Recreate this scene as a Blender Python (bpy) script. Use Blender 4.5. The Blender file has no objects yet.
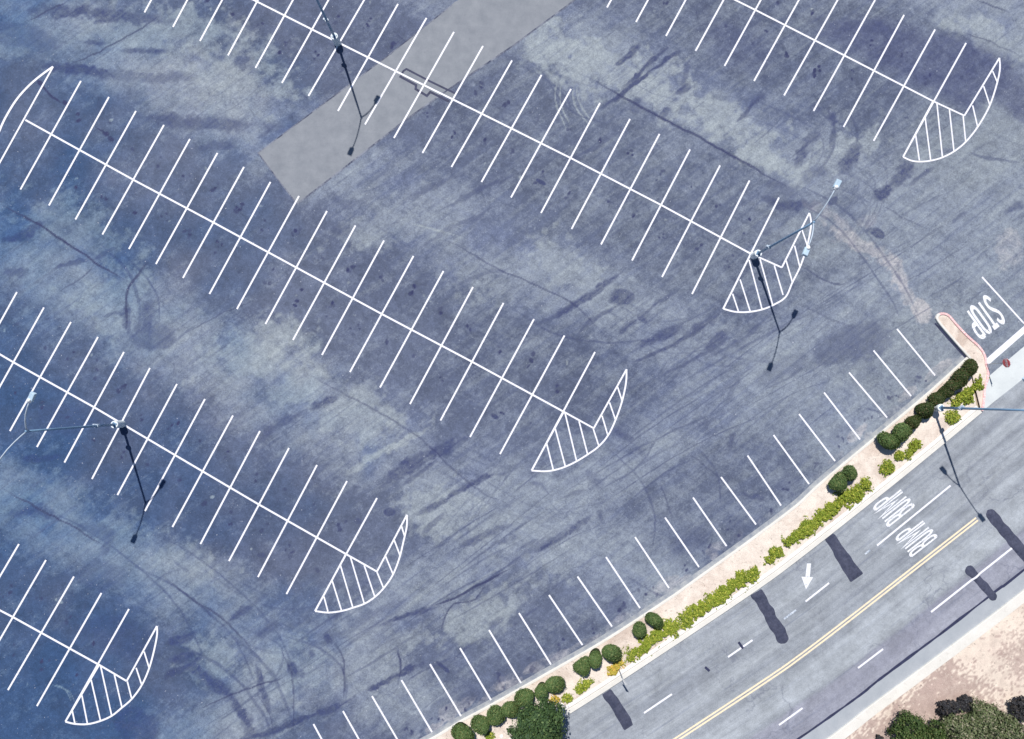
import bpy, bmesh, math, random
import numpy as np
from mathutils import Vector, Matrix, Quaternion

random.seed(7)
RNG = np.random.default_rng(11)
scn = bpy.context.scene
COL = scn.collection

# ------------------------------------------------------------------ camera
FPX, CX, CY, CAM_H = 600.0, 512.0, 369.5, 50.0
_n = Vector((-7.0, -25.5, -600.0)).normalized()          # the plumb line in camera axes
_zw = -_n
_xw = Vector((1, 0, 0)); _xw = (_xw - _zw * _xw.dot(_zw)).normalized()
_yw = _zw.cross(_xw)
M_WC = Matrix((_xw, _yw, _zw))                           # camera axes -> world axes
cam_d = bpy.data.cameras.new('camera')
cam = bpy.data.objects.new('camera', cam_d); COL.objects.link(cam)
cam.matrix_world = Matrix.Translation((0, 0, CAM_H)) @ M_WC.to_4x4()
cam_d.sensor_fit = 'HORIZONTAL'; cam_d.sensor_width = 36.0
cam_d.lens = 36.0 * FPX / 1024.0
cam_d.clip_start = 0.5; cam_d.clip_end = 5000
scn.camera = cam

def G(px, py, z=0.0):
    """survey point of the photograph -> point on the ground"""
    d = M_WC @ Vector((px - CX, -(py - CY), -FPX))
    t = (z - CAM_H) / d.z
    return Vector((d.x * t, d.y * t, z))

def GP(pts, z=0.0):
    return [G(p[0], p[1], z) for p in pts]

MW = np.array(M_WC)
def to_px(X, Y):
    """ground coordinates (arrays) -> survey pixel"""
    P = np.stack([X, Y, np.full_like(X, -CAM_H)], -1) @ MW     # world -> camera (transpose of M_WC)
    return CX + FPX * P[..., 0] / -P[..., 2], CY - FPX * P[..., 1] / -P[..., 2]

def Z(ox, oy, pts, s=4.0):
    """points read in an enlarged crop -> survey pixels"""
    return [(ox + x / s, oy + y / s) for x, y in pts]

# ------------------------------------------------------------------ world, sun
SUN_EL = math.radians(55.5)
SUN_XY = Vector((-0.309, 0.951))
w = bpy.data.worlds.new('World'); scn.world = w; w.use_nodes = True
nt = w.node_tree
bg = nt.nodes['Background']
sky = nt.nodes.new('ShaderNodeTexSky'); sky.sky_type = 'NISHITA'; sky.sun_disc = False
sky.ozone_density = 5.0; sky.dust_density = 0.4; sky.sun_elevation = SUN_EL; sky.sun_rotation = math.atan2(SUN_XY.x, SUN_XY.y)
nt.links.new(sky.outputs[0], bg.inputs[0]); bg.inputs[1].default_value = 0.07
sd = bpy.data.lights.new('sun', 'SUN'); sd.energy = 4.6; sd.angle = math.radians(0.53); sd.color = (1.0, 0.965, 0.92)
so = bpy.data.objects.new('sun', sd); COL.objects.link(so)
ce = math.cos(SUN_EL)
so.rotation_euler = Vector((-SUN_XY.x * ce, -SUN_XY.y * ce, -math.sin(SUN_EL))).to_track_quat('-Z', 'Y').to_euler()
so.location = (-20, 60, 90)
scn.view_settings.view_transform = 'Standard'; scn.view_settings.look = 'None'
scn.view_settings.gamma = 1.0; scn.view_settings.exposure = 0.19
scn.view_settings.use_curve_mapping = False

# ------------------------------------------------------------------ node helpers
class NT:
    def __init__(self, name, rough=0.9, spec=0.2):
        self.m = bpy.data.materials.new(name); self.m.use_nodes = True
        self.t = self.m.node_tree; self.b = self.t.nodes['Principled BSDF']
        self.b.inputs['Roughness'].default_value = rough
        self.b.inputs['Specular IOR Level'].default_value = spec
        self.co = None
    def n(self, k): return self.t.nodes.new(k)
    def l(self, a, b): self.t.links.new(a, b)
    def coord(self):
        if self.co is None:
            g = self.n('ShaderNodeNewGeometry'); self.co = g.outputs['Position']; self.geo = g
        return self.co
    def obj(self):
        return self.n('ShaderNodeTexCoord').outputs['Object']
    def noise(self, scale, detail=4, rough=0.6, dist=0.0, rot=None, stretch=None, vec=None, off=0.0):
        v = vec if vec is not None else self.coord()
        mp = self.n('ShaderNodeMapping'); self.l(v, mp.inputs[0])
        mp.inputs['Location'].default_value = (off, off * .7, off * .3)
        if rot is not None: mp.inputs['Rotation'].default_value = (0, 0, rot); mp.vector_type = 'POINT'
        if stretch is not None:
            m2 = self.n('ShaderNodeMapping'); self.l(mp.outputs[0], m2.inputs[0]); m2.inputs['Scale'].default_value = stretch
            mp = m2
        t = self.n('ShaderNodeTexNoise'); self.l(mp.outputs[0], t.inputs['Vector'])
        t.inputs['Scale'].default_value = scale; t.inputs['Detail'].default_value = detail
        t.inputs['Roughness'].default_value = rough; t.inputs['Distortion'].default_value = dist
        return t.outputs['Fac']
    def rng(self, f, a, b, c=0.0, d=1.0, smooth=False):
        r = self.n('ShaderNodeMapRange'); self.l(f, r.inputs['Value'])
        for k, v in zip(('From Min', 'From Max', 'To Min', 'To Max'), (a, b, c, d)): r.inputs[k].default_value = v
        if smooth: r.interpolation_type = 'SMOOTHSTEP'
        return r.outputs['Result']
    def math(self, op, a, b=None):
        r = self.n('ShaderNodeMath'); r.operation = op
        for i, x in enumerate((a, b)):
            if x is None: continue
            if isinstance(x, (int, float)): r.inputs[i].default_value = x
            else: self.l(x, r.inputs[i])
        return r.outputs[0]
    def mix(self, f, a, b, mode='MIX'):
        r = self.n('ShaderNodeMix'); r.data_type = 'RGBA'; r.blend_type = mode
        if isinstance(f, (int, float)): r.inputs[0].default_value = f
        else: self.l(f, r.inputs[0])
        for i, x in ((6, a), (7, b)):
            if isinstance(x, tuple): r.inputs[i].default_value = (*x[:3], 1)
            else: self.l(x, r.inputs[i])
        return r.outputs[2]
    def scale(self, c, f):
        """colour times factor"""
        v = self.n('ShaderNodeVectorMath'); v.operation = 'SCALE'
        self.l(c, v.inputs[0]); self.l(f, v.inputs['Scale'])
        return v.outputs[0]
    def attr(self, name):
        a = self.n('ShaderNodeAttribute'); a.attribute_name = name
        return a.outputs['Fac']
    def base(self, c):
        if isinstance(c, tuple): self.b.inputs['Base Color'].default_value = (*c, 1)
        else: self.l(c, self.b.inputs['Base Color'])
    def bump(self, h, strength=0.3, dist=0.02):
        b = self.n('ShaderNodeBump'); b.inputs['Strength'].default_value = strength; b.inputs['Distance'].default_value = dist
        self.l(h, b.inputs['Height']); self.l(b.outputs[0], self.b.inputs['Normal'])

# ------------------------------------------------------------------ materials
def mat_lot():
    t = NT('lot_asphalt', 0.88, 0.2)
    big = t.noise(0.05, 5, .62, .6)
    mid = t.noise(0.55, 9, .74, .5, off=3)
    blot = t.noise(2.4, 7, .74, .3, off=9)
    fine = t.noise(11, 3, .8, off=2)
    west = t.attr('vignette')  # vignette darkening carried in the asphalt colours
    aisle = t.attr('aisle')
    st1 = t.noise(1.0, 7, .72, .35, rot=math.radians(-37), stretch=(.14, 1.5, 1), off=5)
    st2 = t.noise(1.0, 6, .70, .25, rot=math.radians(27), stretch=(.10, 1.3, 1), off=15)
    st3 = t.noise(1.0, 5, .65, .2, rot=math.radians(-37), stretch=(.12, 3.4, 1), off=14)
    c = t.mix(t.rng(big, .3, .7), (.082, .101, .166), (.121, .143, .208))
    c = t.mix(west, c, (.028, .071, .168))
    c = t.scale(c, t.math('MULTIPLY', t.rng(mid, .28, .72, .74, 1.26), t.rng(aisle, 0, 1, .90, 1.16)))
    # dust-worn surface that breaks up along the wheel tracks
    wn = t.math('MULTIPLY', t.attr('worn'), .88)
    for f, k in ((st1, 1.15), (mid, .55), (st2, .55), (blot, .55), (fine, .35)):
        wn = t.math('ADD', wn, t.math('MULTIPLY', t.math('SUBTRACT', f, .5), k))
    wn = t.math('MULTIPLY', t.rng(wn, .06, 1.08, 0, 1), .92)
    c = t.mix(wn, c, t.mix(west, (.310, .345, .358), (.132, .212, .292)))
    # dust the colour of the planter soil
    du = t.math('ADD', t.attr('dust'), t.math('MULTIPLY', t.math('SUBTRACT', mid, .5), 1.1))
    c = t.mix(t.math('MULTIPLY', t.math('MULTIPLY', t.rng(du, .1, .8, 0, .8, True), t.rng(blot, .3, .65, .4, 1.0)), t.rng(t.attr('dust'), 0, .15)), c, (.47, .44, .43))
    # thin dark streaks along the wheel tracks
    c = t.mix(t.math('MULTIPLY', t.rng(st3, .54, .76, 0, .55), aisle), c, (.066, .082, .155))
    # stains and cracks
    sa = t.attr('stain')
    sb = t.math('MULTIPLY', sa, t.math('ADD', t.rng(blot, .28, .66, .15, 1.05), t.rng(st3, .35, .65, 0, .22)))
    sn = t.math('MULTIPLY', t.rng(sb, .06, .70, 0, 1), .92)
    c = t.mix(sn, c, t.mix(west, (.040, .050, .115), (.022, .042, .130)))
    c = t.mix(t.math('MULTIPLY', t.attr('seal'), t.rng(mid, .3, .7, 1.0, .55)), c, (.050, .060, .135))
    vo = t.n('ShaderNodeTexVoronoi'); vo.feature = 'DISTANCE_TO_EDGE'; vo.inputs['Scale'].default_value = .34
    nz = t.n('ShaderNodeTexNoise'); nz.inputs['Scale'].default_value = .9; nz.inputs['Detail'].default_value = 5
    t.l(t.coord(), nz.inputs['Vector'])
    ad = t.n('ShaderNodeVectorMath'); ad.operation = 'MULTIPLY_ADD'
    t.l(nz.outputs['Color'], ad.inputs[0]); ad.inputs[1].default_value = (2.6, 2.6, 0); t.l(t.coord(), ad.inputs[2])
    t.l(ad.outputs[0], vo.inputs['Vector'])
    ck = t.math('MULTIPLY', t.rng(vo.outputs['Distance'], .0, .03, 1, 0), t.rng(t.noise(.12, 3, .5, off=21), .48, .62, 0, .32))
    c = t.mix(ck, c, (.05, .065, .13))
    c = t.mix(t.n_clamp(t.math('MULTIPLY', t.attr('crack'), t.rng(blot, .3, .6, .8, 1.35))), c, (.032, .038, .095))
    # grain and pale flecks
    c = t.scale(c, t.rng(fine, .25, .75, .72, 1.28))
    c = t.scale(c, t.rng(blot, .28, .72, .80, 1.2))
    fl = t.noise(5.5, 2, .5, off=31)
    c = t.mix(t.rng(fl, .70, .78, 0, .6), c, (.46, .48, .54))
    t.base(c); t.bump(fine, .4, .012)
    return t.m
def _cl(self, f):
    r = self.n('ShaderNodeClamp'); self.l(f, r.inputs[0]); return r.outputs[0]
NT.n_clamp = _cl

def mat_road():
    t = NT('road_asphalt', 0.85, 0.2)
    uv = t.n('ShaderNodeUVMap').outputs[0]
    sep = t.n('ShaderNodeSeparateXYZ'); t.l(uv, sep.inputs[0])
    u, v = sep.outputs[0], sep.outputs[1]         # u: metres along, v: metres across
    s1 = t.noise(1.0, 6, .65, .25, stretch=(.045, 1.1, 1), vec=uv)
    s2 = t.noise(1.0, 5, .7, .1, stretch=(.10, 3.2, 1), vec=uv, off=7)
    mid = t.noise(.5, 6, .66, .4, off=4)
    fine = t.noise(14, 3, .75)
    c = t.mix(t.rng(s1, .3, .7), (.200, .217, .250), (.350, .374, .400))
    # freshly laid near-side lane
    wob = t.math('ADD', v, t.rng(t.noise(.35, 4, .6, off=12), .3, .7, -.12, .12))
    lane = t.rng(wob, 9.35, 9.85, 0, .85, True)
    c = t.mix(lane, c, t.mix(t.rng(s1, .3, .7), (.215, .22, .275), (.295, .30, .355)))
    # pale worn band next to the yellow line
    band = t.math('MULTIPLY', t.rng(wob, 6.9, 7.6, 0, 1, True), t.rng(wob, 9.0, 9.6, 1, 0, True))
    c = t.mix(t.math('MULTIPLY', band, t.rng(s2, .3, .6, .1, .55)), c, (.42, .45, .48))
    c = t.mix(t.rng(s2, .55, .78, 0, .70), c, (.15, .17, .235))
    c = t.scale(c, t.rng(mid, .28, .72, .78, 1.2))
    bl = t.noise(2.6, 6, .75, off=9)
    c = t.scale(c, t.rng(bl, .28, .72, .84, 1.16))
    vo = t.n('ShaderNodeTexVoronoi'); vo.feature = 'DISTANCE_TO_EDGE'; vo.inputs['Scale'].default_value = .22
    nz = t.n('ShaderNodeTexNoise'); nz.inputs['Scale'].default_value = .8; nz.inputs['Detail'].default_value = 5; t.l(t.coord(), nz.inputs['Vector'])
    ad = t.n('ShaderNodeVectorMath'); ad.operation = 'MULTIPLY_ADD'
    t.l(nz.outputs['Color'], ad.inputs[0]); ad.inputs[1].default_value = (3, 3, 0); t.l(t.coord(), ad.inputs[2]); t.l(ad.outputs[0], vo.inputs['Vector'])
    c = t.mix(t.math('MULTIPLY', t.rng(vo.outputs['Distance'], 0, .02, .45, 0), t.rng(a_ := t.noise(.15, 3, .5, off=3), .45, .6, 0, 1)), c, (.10, .11, .16))
    c = t.scale(c, t.rng(fine, .25, .75, .70, 1.3))
    t.base(c); t.bump(fine, .3, .01)
    return t.m

def mat_concrete(name, c1, c2, dirt=(.36, .31, .27), scale=1.0):
    t = NT(name, .85, .25)
    a = t.noise(.7 * scale, 6, .65); f = t.noise(16, 3, .7); d = t.noise(2.6 * scale, 5, .7, .4, off=5)
    c = t.mix(t.rng(a, .3, .7), c1, c2)
    c = t.mix(t.rng(d, .58, .78, 0, .55), c, dirt)
    c = t.scale(c, t.rng(f, .25, .75, .9, 1.1))
    t.base(c); t.bump(f, .2, .01)
    return t.m

def mat_soil(name, pale, brown, bias=(.45, .68), attr=None, stones=True):
    t = NT(name, .95, .1)
    a = t.noise(.33, 6, .68, .7); b = t.noise(2.8, 6, .72, .3, off=4); f = t.noise(18, 3, .8, off=8)
    k = t.rng(a, bias[0], bias[1])
    if attr:
        k = t.n_clamp(t.math('ADD', t.math('MULTIPLY', k, .45), t.math('MULTIPLY', t.attr(attr), t.rng(b, .25, .6, .55, 1.1))))
    c = t.mix(k, pale, brown)
    c = t.mix(t.rng(b, .56, .74, 0, .5), c, tuple(x * .62 for x in brown))
    c = t.mix(t.rng(t.noise(7, 3, .6, off=17), .64, .72, 0, .45), c, tuple(min(.78, x * 1.25) for x in pale))
    sp = t.noise(4.2, 3, .6, off=23)
    c = t.mix(t.rng(sp, .63, .70, 0, .6), c, tuple(x * .5 for x in brown))
    c = t.scale(c, t.rng(t.noise(1.2, 6, .7, off=29), .3, .7, .88, 1.1))
    c = t.scale(c, t.rng(f, .25, .75, .72, 1.25))
    t.base(c); t.bump(f, .6, .03)
    return t.m

def mat_paint(name, col, worn=(.2, .23, .33), amount=.25, lo=.60):
    t = NT(name, .6, .3)
    a = t.noise(6.5, 4, .75); b = t.noise(.8, 3, .6, off=6); f = t.noise(30, 2, .6)
    k = t.math('MULTIPLY', t.rng(a, lo, lo + .1, 0, 1), t.rng(b, .3, .7, amount * .4, amount * 1.8))
    c = t.mix(t.n_clamp(k), col, worn)
    c = t.scale(c, t.rng(f, .2, .8, .93, 1.05))
    t.base(c)
    return t.m

def mat_plain(name, col, rough=.6, spec=.4, metal=0.0, var=.12, scale=3):
    t = NT(name, rough, spec)
    t.b.inputs['Metallic'].default_value = metal
    a = t.noise(scale, 5, .65, vec=t.obj())
    c = t.mix(t.rng(a, .3, .7), tuple(x * (1 - var) for x in col), tuple(min(1, x * (1 + var)) for x in col))
    t.base(c)
    return t.m

def mat_leaf(name, c1, c2, c3, c3_share=.1, trans=.25):
    t = NT(name, .65, .25)
    t.coord()
    r = t.geo.outputs['Random Per Island']
    n = t.noise(1.6, 3, .6)
    c = t.mix(t.math('ADD', t.math('MULTIPLY', r, .6), t.rng(n, .3, .7, 0, .4)), c1, c2)
    r2 = t.math('FRACT', t.math('MULTIPLY', r, 37.31))
    c = t.mix(t.math('LESS_THAN', r2, c3_share), c, c3)
    t.base(c)
    return t.m

MAT = {}
MAT['lot'] = mat_lot()
MAT['road'] = mat_road()
MAT['patch'] = mat_concrete('old_asphalt_patch', (.188, .203, .230), (.250, .264, .290), (.14, .15, .18), 1.3)
MAT['white'] = mat_paint('white_line_paint', (.765, .76, .81), amount=.45, lo=.575)
MAT['letter'] = mat_paint('white_letter_paint', (.74, .745, .77), worn=(.28, .31, .37), amount=.7, lo=.545)
MAT['faded'] = mat_paint('faded_line_paint', (.60, .64, .70), worn=(.30, .35, .42), amount=.9, lo=.46)
MAT['yellow'] = mat_paint('yellow_line_paint', (.84, .69, .47), worn=(.50, .48, .45), amount=.6, lo=.52)
MAT['kerb'] = mat_concrete('kerb_concrete', (.62, .595, .545), (.705, .68, .63), (.45, .40, .35))
MAT['kerb_pale'] = mat_concrete('mow_strip_concrete', (.70, .665, .63), (.80, .765, .73), (.58, .50, .45))
MAT['gutter'] = mat_concrete('gutter_concrete', (.31, .335, .365), (.385, .405, .43), (.26, .27, .30))
MAT['lot_gutter'] = mat_concrete('lot_gutter_concrete', (.19, .215, .265), (.40, .41, .41), (.20, .215, .255), 2.2)
MAT['apron'] = mat_concrete('apron_concrete', (.52, .55, .555), (.62, .65, .645), (.45, .45, .46))
MAT['red_kerb'] = mat_paint('red_kerb_paint', (.78, .44, .43), worn=(.80, .70, .68), amount=.7, lo=.48)
MAT['tar'] = mat_plain('tar_seal', (.030, .034, .075), .7, .3, scale=2, var=.3)
def mat_joint():
    t = NT('patch_joint_tar', .8, .2)
    a = t.noise(.55, 5, .7, .4); b = t.noise(5, 4, .7)
    t.base(t.mix(t.rng(t.math('ADD', a, t.math('MULTIPLY', b, .5)), .62, .86), (.05, .058, .10), (.22, .235, .285)))
    return t.m
MAT['joint'] = mat_joint()
def mat_bump():
    t = NT('bump_asphalt', .9, .15)
    a = t.noise(1.1, 6, .7, .3); b = t.noise(5, 6, .75, off=3); f = t.noise(16, 3, .8)
    c = t.mix(t.rng(a, .3, .7), (.036, .042, .072), (.075, .080, .118))
    c = t.scale(c, t.rng(b, .28, .72, .7, 1.35)); c = t.scale(c, t.rng(f, .25, .75, .75, 1.3))
    t.base(c); t.bump(f, .4, .012)
    return t.m
MAT['bump'] = mat_bump()
MAT['soil'] = mat_soil('planter_sand', (.735, .645, .56), (.54, .435, .365))
MAT['verge'] = mat_soil('verge_earth', (.71, .605, .51), (.42, .32, .28), attr='mulch')
MAT['terrain'] = mat_soil('dry_ground', (.52, .42, .33), (.33, .27, .19), bias=(.35, .65))
MAT['pole'] = mat_plain('painted_pole_metal', (.17, .29, .43), .4, .5)
MAT['arm'] = mat_plain('arm_metal', (.40, .47, .55), .45, .4)
MAT['head'] = mat_plain('lamp_housing', (.40, .52, .62), .5, .4)
MAT['lens'] = mat_plain('lamp_lens', (.62, .66, .66), .2, .5)
MAT['whitecap'] = mat_plain('white_metal', (.82, .83, .84), .5, .4, var=.04)
MAT['pedestal'] = mat_concrete('pedestal_concrete', (.62, .67, .69), (.76, .79, .80), (.5, .5, .5), 2)
MAT['sign_red'] = mat_plain('sign_red', (.86, .15, .16), .45, .4, var=.05)
MAT['sign_back'] = mat_plain('sign_aluminium', (.55, .57, .58), .4, .5)
MAT['sign_white'] = mat_plain('sign_white', (.85, .85, .85), .45, .4, var=.03)
MAT['post'] = mat_plain('galvanised_post', (.32, .35, .38), .5, .4)
MAT['bark'] = mat_plain('bark', (.10, .075, .055), .95, .1, scale=9, var=.4)
MAT['shrub'] = mat_leaf('clipped_shrub_leaf', (.038, .078, .022), (.100, .155, .048), (.15, .17, .06), .14)
MAT['shrub_dark'] = mat_leaf('dark_shrub_leaf', (.016, .030, .008), (.052, .078, .018), (.10, .075, .035), .12)
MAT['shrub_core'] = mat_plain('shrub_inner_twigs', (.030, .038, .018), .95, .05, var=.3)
MAT['cover'] = mat_leaf('groundcover_leaf', (.080, .13, .012), (.270, .325, .032), (.44, .42, .07), .13)
MAT['cover_orange'] = mat_leaf('dry_groundcover_leaf', (.28, .24, .03), (.46, .38, .06), (.60, .36, .07), .25)
MAT['tree'] = mat_leaf('tree_leaf', (.020, .048, .020), (.060, .105, .032), (.10, .15, .05), .1)
MAT['wild_green'] = mat_leaf('wild_green_leaf', (.018, .040, .012), (.070, .112, .026), (.12, .14, .05), .1)
MAT['sage'] = mat_leaf('sage_leaf', (.045, .068, .028), (.150, .175, .080), (.25, .235, .16), .18)
MAT['purple'] = mat_leaf('purple_leaf', (.018, .018, .024), (.048, .048, .050), (.09, .075, .065), .1)
MAT['lid'] = mat_plain('white_lid', (.85, .84, .82), .5, .4, var=.04)

# ------------------------------------------------------------------ object helpers
def set_props(o, label=None, cat=None, group=None, kind=None):
    if label: o['label'] = label
    if cat: o['category'] = cat
    if group: o['group'] = group
    if kind: o['kind'] = kind
    return o

def mesh_obj(name, verts, faces, mat, parent=None, smooth=False):
    me = bpy.data.meshes.new(name)
    me.from_pydata([tuple(v) for v in verts], [], faces)
    me.update()
    for m in (mat if isinstance(mat, (list, tuple)) else [mat]): me.materials.append(MAT[m])
    if smooth:
        me.polygons.foreach_set('use_smooth', [True] * len(me.polygons))
    o = bpy.data.objects.new(name, me); COL.objects.link(o)
    if parent: o.parent = parent
    return o

def bm_obj(name, bm, mat, parent=None, smooth=False):
    me = bpy.data.meshes.new(name); bm.to_mesh(me); bm.free()
    me.materials.append(MAT[mat])
    if smooth: me.polygons.foreach_set('use_smooth', [True] * len(me.polygons))
    o = bpy.data.objects.new(name, me); COL.objects.link(o)
    if parent: o.parent = parent
    return o

def empty(name, loc, rz=0.0, label=None, cat=None, group=None):
    o = bpy.data.objects.new(name, None); COL.objects.link(o)
    o.location = loc; o.rotation_euler = (0, 0, rz); o.empty_display_size = .3
    return set_props(o, label, cat, group)

def catmull(pts, step=.5):
    P = [Vector((p[0], p[1])) for p in pts]
    P = [P[0] * 2 - P[1]] + P + [P[-1] * 2 - P[-2]]
    out = []
    for i in range(1, len(P) - 2):
        a, b, c, d = P[i - 1], P[i], P[i + 1], P[i + 2]
        n = max(1, int((c - b).length / step))
        for k in range(n):
            t = k / n
            out.append(.5 * ((2 * b) + (c - a) * t + (2 * a - 5 * b + 4 * c - d) * t * t + (3 * b - a - 3 * c + d) * t ** 3))
    out.append(P[-2])
    return out

def resample(pts, n):
    L = [0]
    for a, b in zip(pts, pts[1:]): L.append(L[-1] + (b - a).length)
    xs = np.interp(np.linspace(0, L[-1], n), L, [p.x for p in pts])
    ys = np.interp(np.linspace(0, L[-1], n), L, [p.y for p in pts])
    return [Vector((x, y)) for x, y in zip(xs, ys)]

def offset(pts, d, closed=False):
    """shift a polyline d metres to its left, mitred"""
    n = len(pts); out = []
    for i in range(n):
        if closed: a, b, c = pts[i - 1], pts[i], pts[(i + 1) % n]
        else: a, b, c = pts[max(i - 1, 0)], pts[i], pts[min(i + 1, n - 1)]
        d1 = (b - a) if (b - a).length > 1e-9 else (c - b)
        d2 = (c - b) if (c - b).length > 1e-9 else (b - a)
        d1 = d1.normalized(); d2 = d2.normalized()
        n1 = Vector((-d1.y, d1.x)); n2 = Vector((-d2.y, d2.x))
        m = n1 + n2
        if m.length < 1e-6: m = n1
        m.normalize()
        k = min(1 / max(m.dot(n1), .05), 2.6)
        out.append(b + m * d * k)
    return out

class MB:
    """collects flat strips and prisms for one mesh"""
    def __init__(s): s.v = []; s.f = []
    def strip(s, pts, width, z, closed=False, bias=0.0):
        pts = [Vector((p[0], p[1])) for p in pts]
        A = offset(pts, width / 2 + bias, closed); B = offset(pts, -width / 2 + bias, closed)
        b = len(s.v); n = len(pts)
        for p, q in zip(A, B): s.v += [(p.x, p.y, z), (q.x, q.y, z)]
        for i in range(n if closed else n - 1):
            j = (i + 1) % n
            s.f.append((b + 2 * i + 1, b + 2 * j + 1, b + 2 * j, b + 2 * i))
    def ribbon(s, A, B, za, zb=None):
        b = len(s.v); zb = za if zb is None else zb
        for p, q in zip(A, B): s.v += [(p[0], p[1], za), (q[0], q[1], zb)]
        for i in range(len(A) - 1): s.f.append((b + 2 * i, b + 2 * i + 1, b + 2 * i + 3, b + 2 * i + 2))
    def poly(s, pts, z):
        pts = [(p[0], p[1]) for p in pts]
        a = sum(p[0] * q[1] - q[0] * p[1] for p, q in zip(pts, pts[1:] + pts[:1]))
        if a < 0: pts = pts[::-1]
        b = len(s.v); s.v += [(x, y, z) for x, y in pts]; s.f.append(tuple(range(b, b + len(pts))))
    def build(s, name, mat, parent=None): return mesh_obj(name, s.v, s.f, mat, parent)

def kerb(name, curve, off_a, off_b, z0, z1, mat, closed=False):
    """raised strip between two offsets of a curve, with eased top edges"""
    e = .025
    sg = 1 if off_b > off_a else -1
    prof = [(off_a, z0), (off_a, z1 - e), (off_a + sg * e, z1), (off_b - sg * e, z1), (off_b, z1 - e), (off_b, z0)]
    rings = [offset(curve, o, closed) for o, _ in prof]
    V, F = [], []
    n = len(curve); k = len(prof)
    for i in range(n):
        for j in range(k): V.append((rings[j][i].x, rings[j][i].y, prof[j][1]))
    for i in range(n if closed else n - 1):
        i2 = (i + 1) % n
        for j in range(k - 1):
            q = (i * k + j, i * k + j + 1, i2 * k + j + 1, i2 * k + j)
            F.append(q if sg < 0 else q[::-1])
    return mesh_obj(name, V, F, mat)

def tube(bm, path, radii, seg=10, cap=True):
    rings = []
    P = [Vector(p) for p in path]
    for i, p in enumerate(P):
        t = (P[min(i + 1, len(P) - 1)] - P[max(i - 1, 0)]).normalized()
        a = t.cross(Vector((0, 0, 1))) if abs(t.z) < .95 else t.cross(Vector((1, 0, 0)))
        a.normalize(); b = t.cross(a)
        r = radii[i] if isinstance(radii, (list, tuple)) else radii
        rings.append([bm.verts.new(p + (a * math.cos(2 * math.pi * k / seg) + b * math.sin(2 * math.pi * k / seg)) * r) for k in range(seg)])
    for A, B in zip(rings, rings[1:]):
        for k in range(seg): bm.faces.new((A[k], A[(k + 1) % seg], B[(k + 1) % seg], B[k]))
    if cap:
        bm.faces.new(rings[0][::-1]); bm.faces.new(rings[-1])
    bmesh.ops.recalc_face_normals(bm, faces=bm.faces)

def box(bm, size, mat=Matrix(), bevel=0.0, taper=1.0):
    r = bmesh.ops.create_cube(bm, size=1)
    vs = r['verts']
    for v in vs:
        k = taper if v.co.z > 0 else 1
        v.co = Vector((v.co.x * size[0] * k, v.co.y * size[1] * k, v.co.z * size[2]))
    if bevel:
        es = list({e for v in vs for e in v.link_edges})
        r = bmesh.ops.bevel(bm, geom=es, offset=bevel, segments=2, affect='EDGES', profile=.6)
        vs = list({v for f in r['faces'] for v in f.verts} | {v for v in vs if v.is_valid})
    bmesh.ops.transform(bm, matrix=mat, verts=[v for v in vs if v.is_valid])

# ------------------------------------------------------------------ surveyed outlines
KERB_LOT = [(-700, 1395), (0, 983), (200, 866), (330, 790), (380, 764), (431, 737.5), (461, 719.5), (490, 704), (560, 664.5), (605, 638.5), (665, 599.5),
            (690, 582), (786, 512), (824, 478.5), (918, 400), (966, 357)]
ROAD_UP = [(-700, 1510), (200, 930), (420, 800), (500, 754), (562, 718), (640, 668), (752, 593), (805, 554), (900, 479), (986, 407.5), (1024, 378),
           (1150, 277), (1900, -330)]
ROAD_UP[9] = (986, 408.5)
YELLOW = [(-700, 1645), (300, 990), (560, 815), (677, 739), (768, 679), (800, 656.5), (848, 620), (931, 555), (977, 519)]
SEAM = [(-700, 1770), (400, 1010), (700, 806), (800, 738), (859.6, 695.7), (877, 681.5), (940, 634.5), (997, 590.5), (1024, 570), (1200, 425), (1900, -160)]
FAR_KERB = [(-700, 1795), (400, 1030), (725, 809), (826, 739), (868, 706.5), (904, 680), (940, 653), (957.5, 640), (1024, 589), (1200, 449), (1900, -130)]

def curve_w(px_pts, step=.5): return catmull(GP(px_pts), step)
C_LOT = curve_w(KERB_LOT); C_UP = curve_w(ROAD_UP); C_SEAM = curve_w(SEAM); C_FAR = curve_w(FAR_KERB)

# ------------------------------------------------------------------ terrain
mesh_obj('terrain', [(-1500, -1500, -.08), (1500, -1500, -.08), (1500, 1500, -.08), (-1500, 1500, -.08)], [(0, 1, 2, 3)], 'terrain')['kind'] = 'structure'

# ------------------------------------------------------------------ numpy noise
_T = RNG.random((8, 256, 256))
def vnoise(x, y, k=0):
    xi = np.floor(x).astype(int); yi = np.floor(y).astype(int)
    fx = x - xi; fy = y - yi
    fx = fx * fx * (3 - 2 * fx); fy = fy * fy * (3 - 2 * fy)
    T = _T[k % 8]
    a = T[yi & 255, xi & 255]; b = T[yi & 255, (xi + 1) & 255]; c = T[(yi + 1) & 255, xi & 255]; d = T[(yi + 1) & 255, (xi + 1) & 255]
    return (a * (1 - fx) + b * fx) * (1 - fy) + (c * (1 - fx) + d * fx) * fy
def fbm(x, y, k=0, octv=4):
    s = 0; a = .5; t = 0
    for i in range(octv):
        s = s + a * vnoise(x * 2 ** i + 17 * i, y * 2 ** i + 5 * i, k + i); t += a; a *= .55
    return s / t

# ------------------------------------------------------------------ parking lot sheet with its stains
def axis(lo, hi, step, far_lo, far_hi):
    a = list(np.arange(lo, hi, step))
    l = [lo - step]; g = step
    while l[-1] > far_lo: g *= 1.35; l.append(l[-1] - g)
    r = [a[-1] + step]; g = step
    while r[-1] < far_hi: g *= 1.35; r.append(r[-1] + g)
    return np.array(l[::-1] + a + r)

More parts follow.
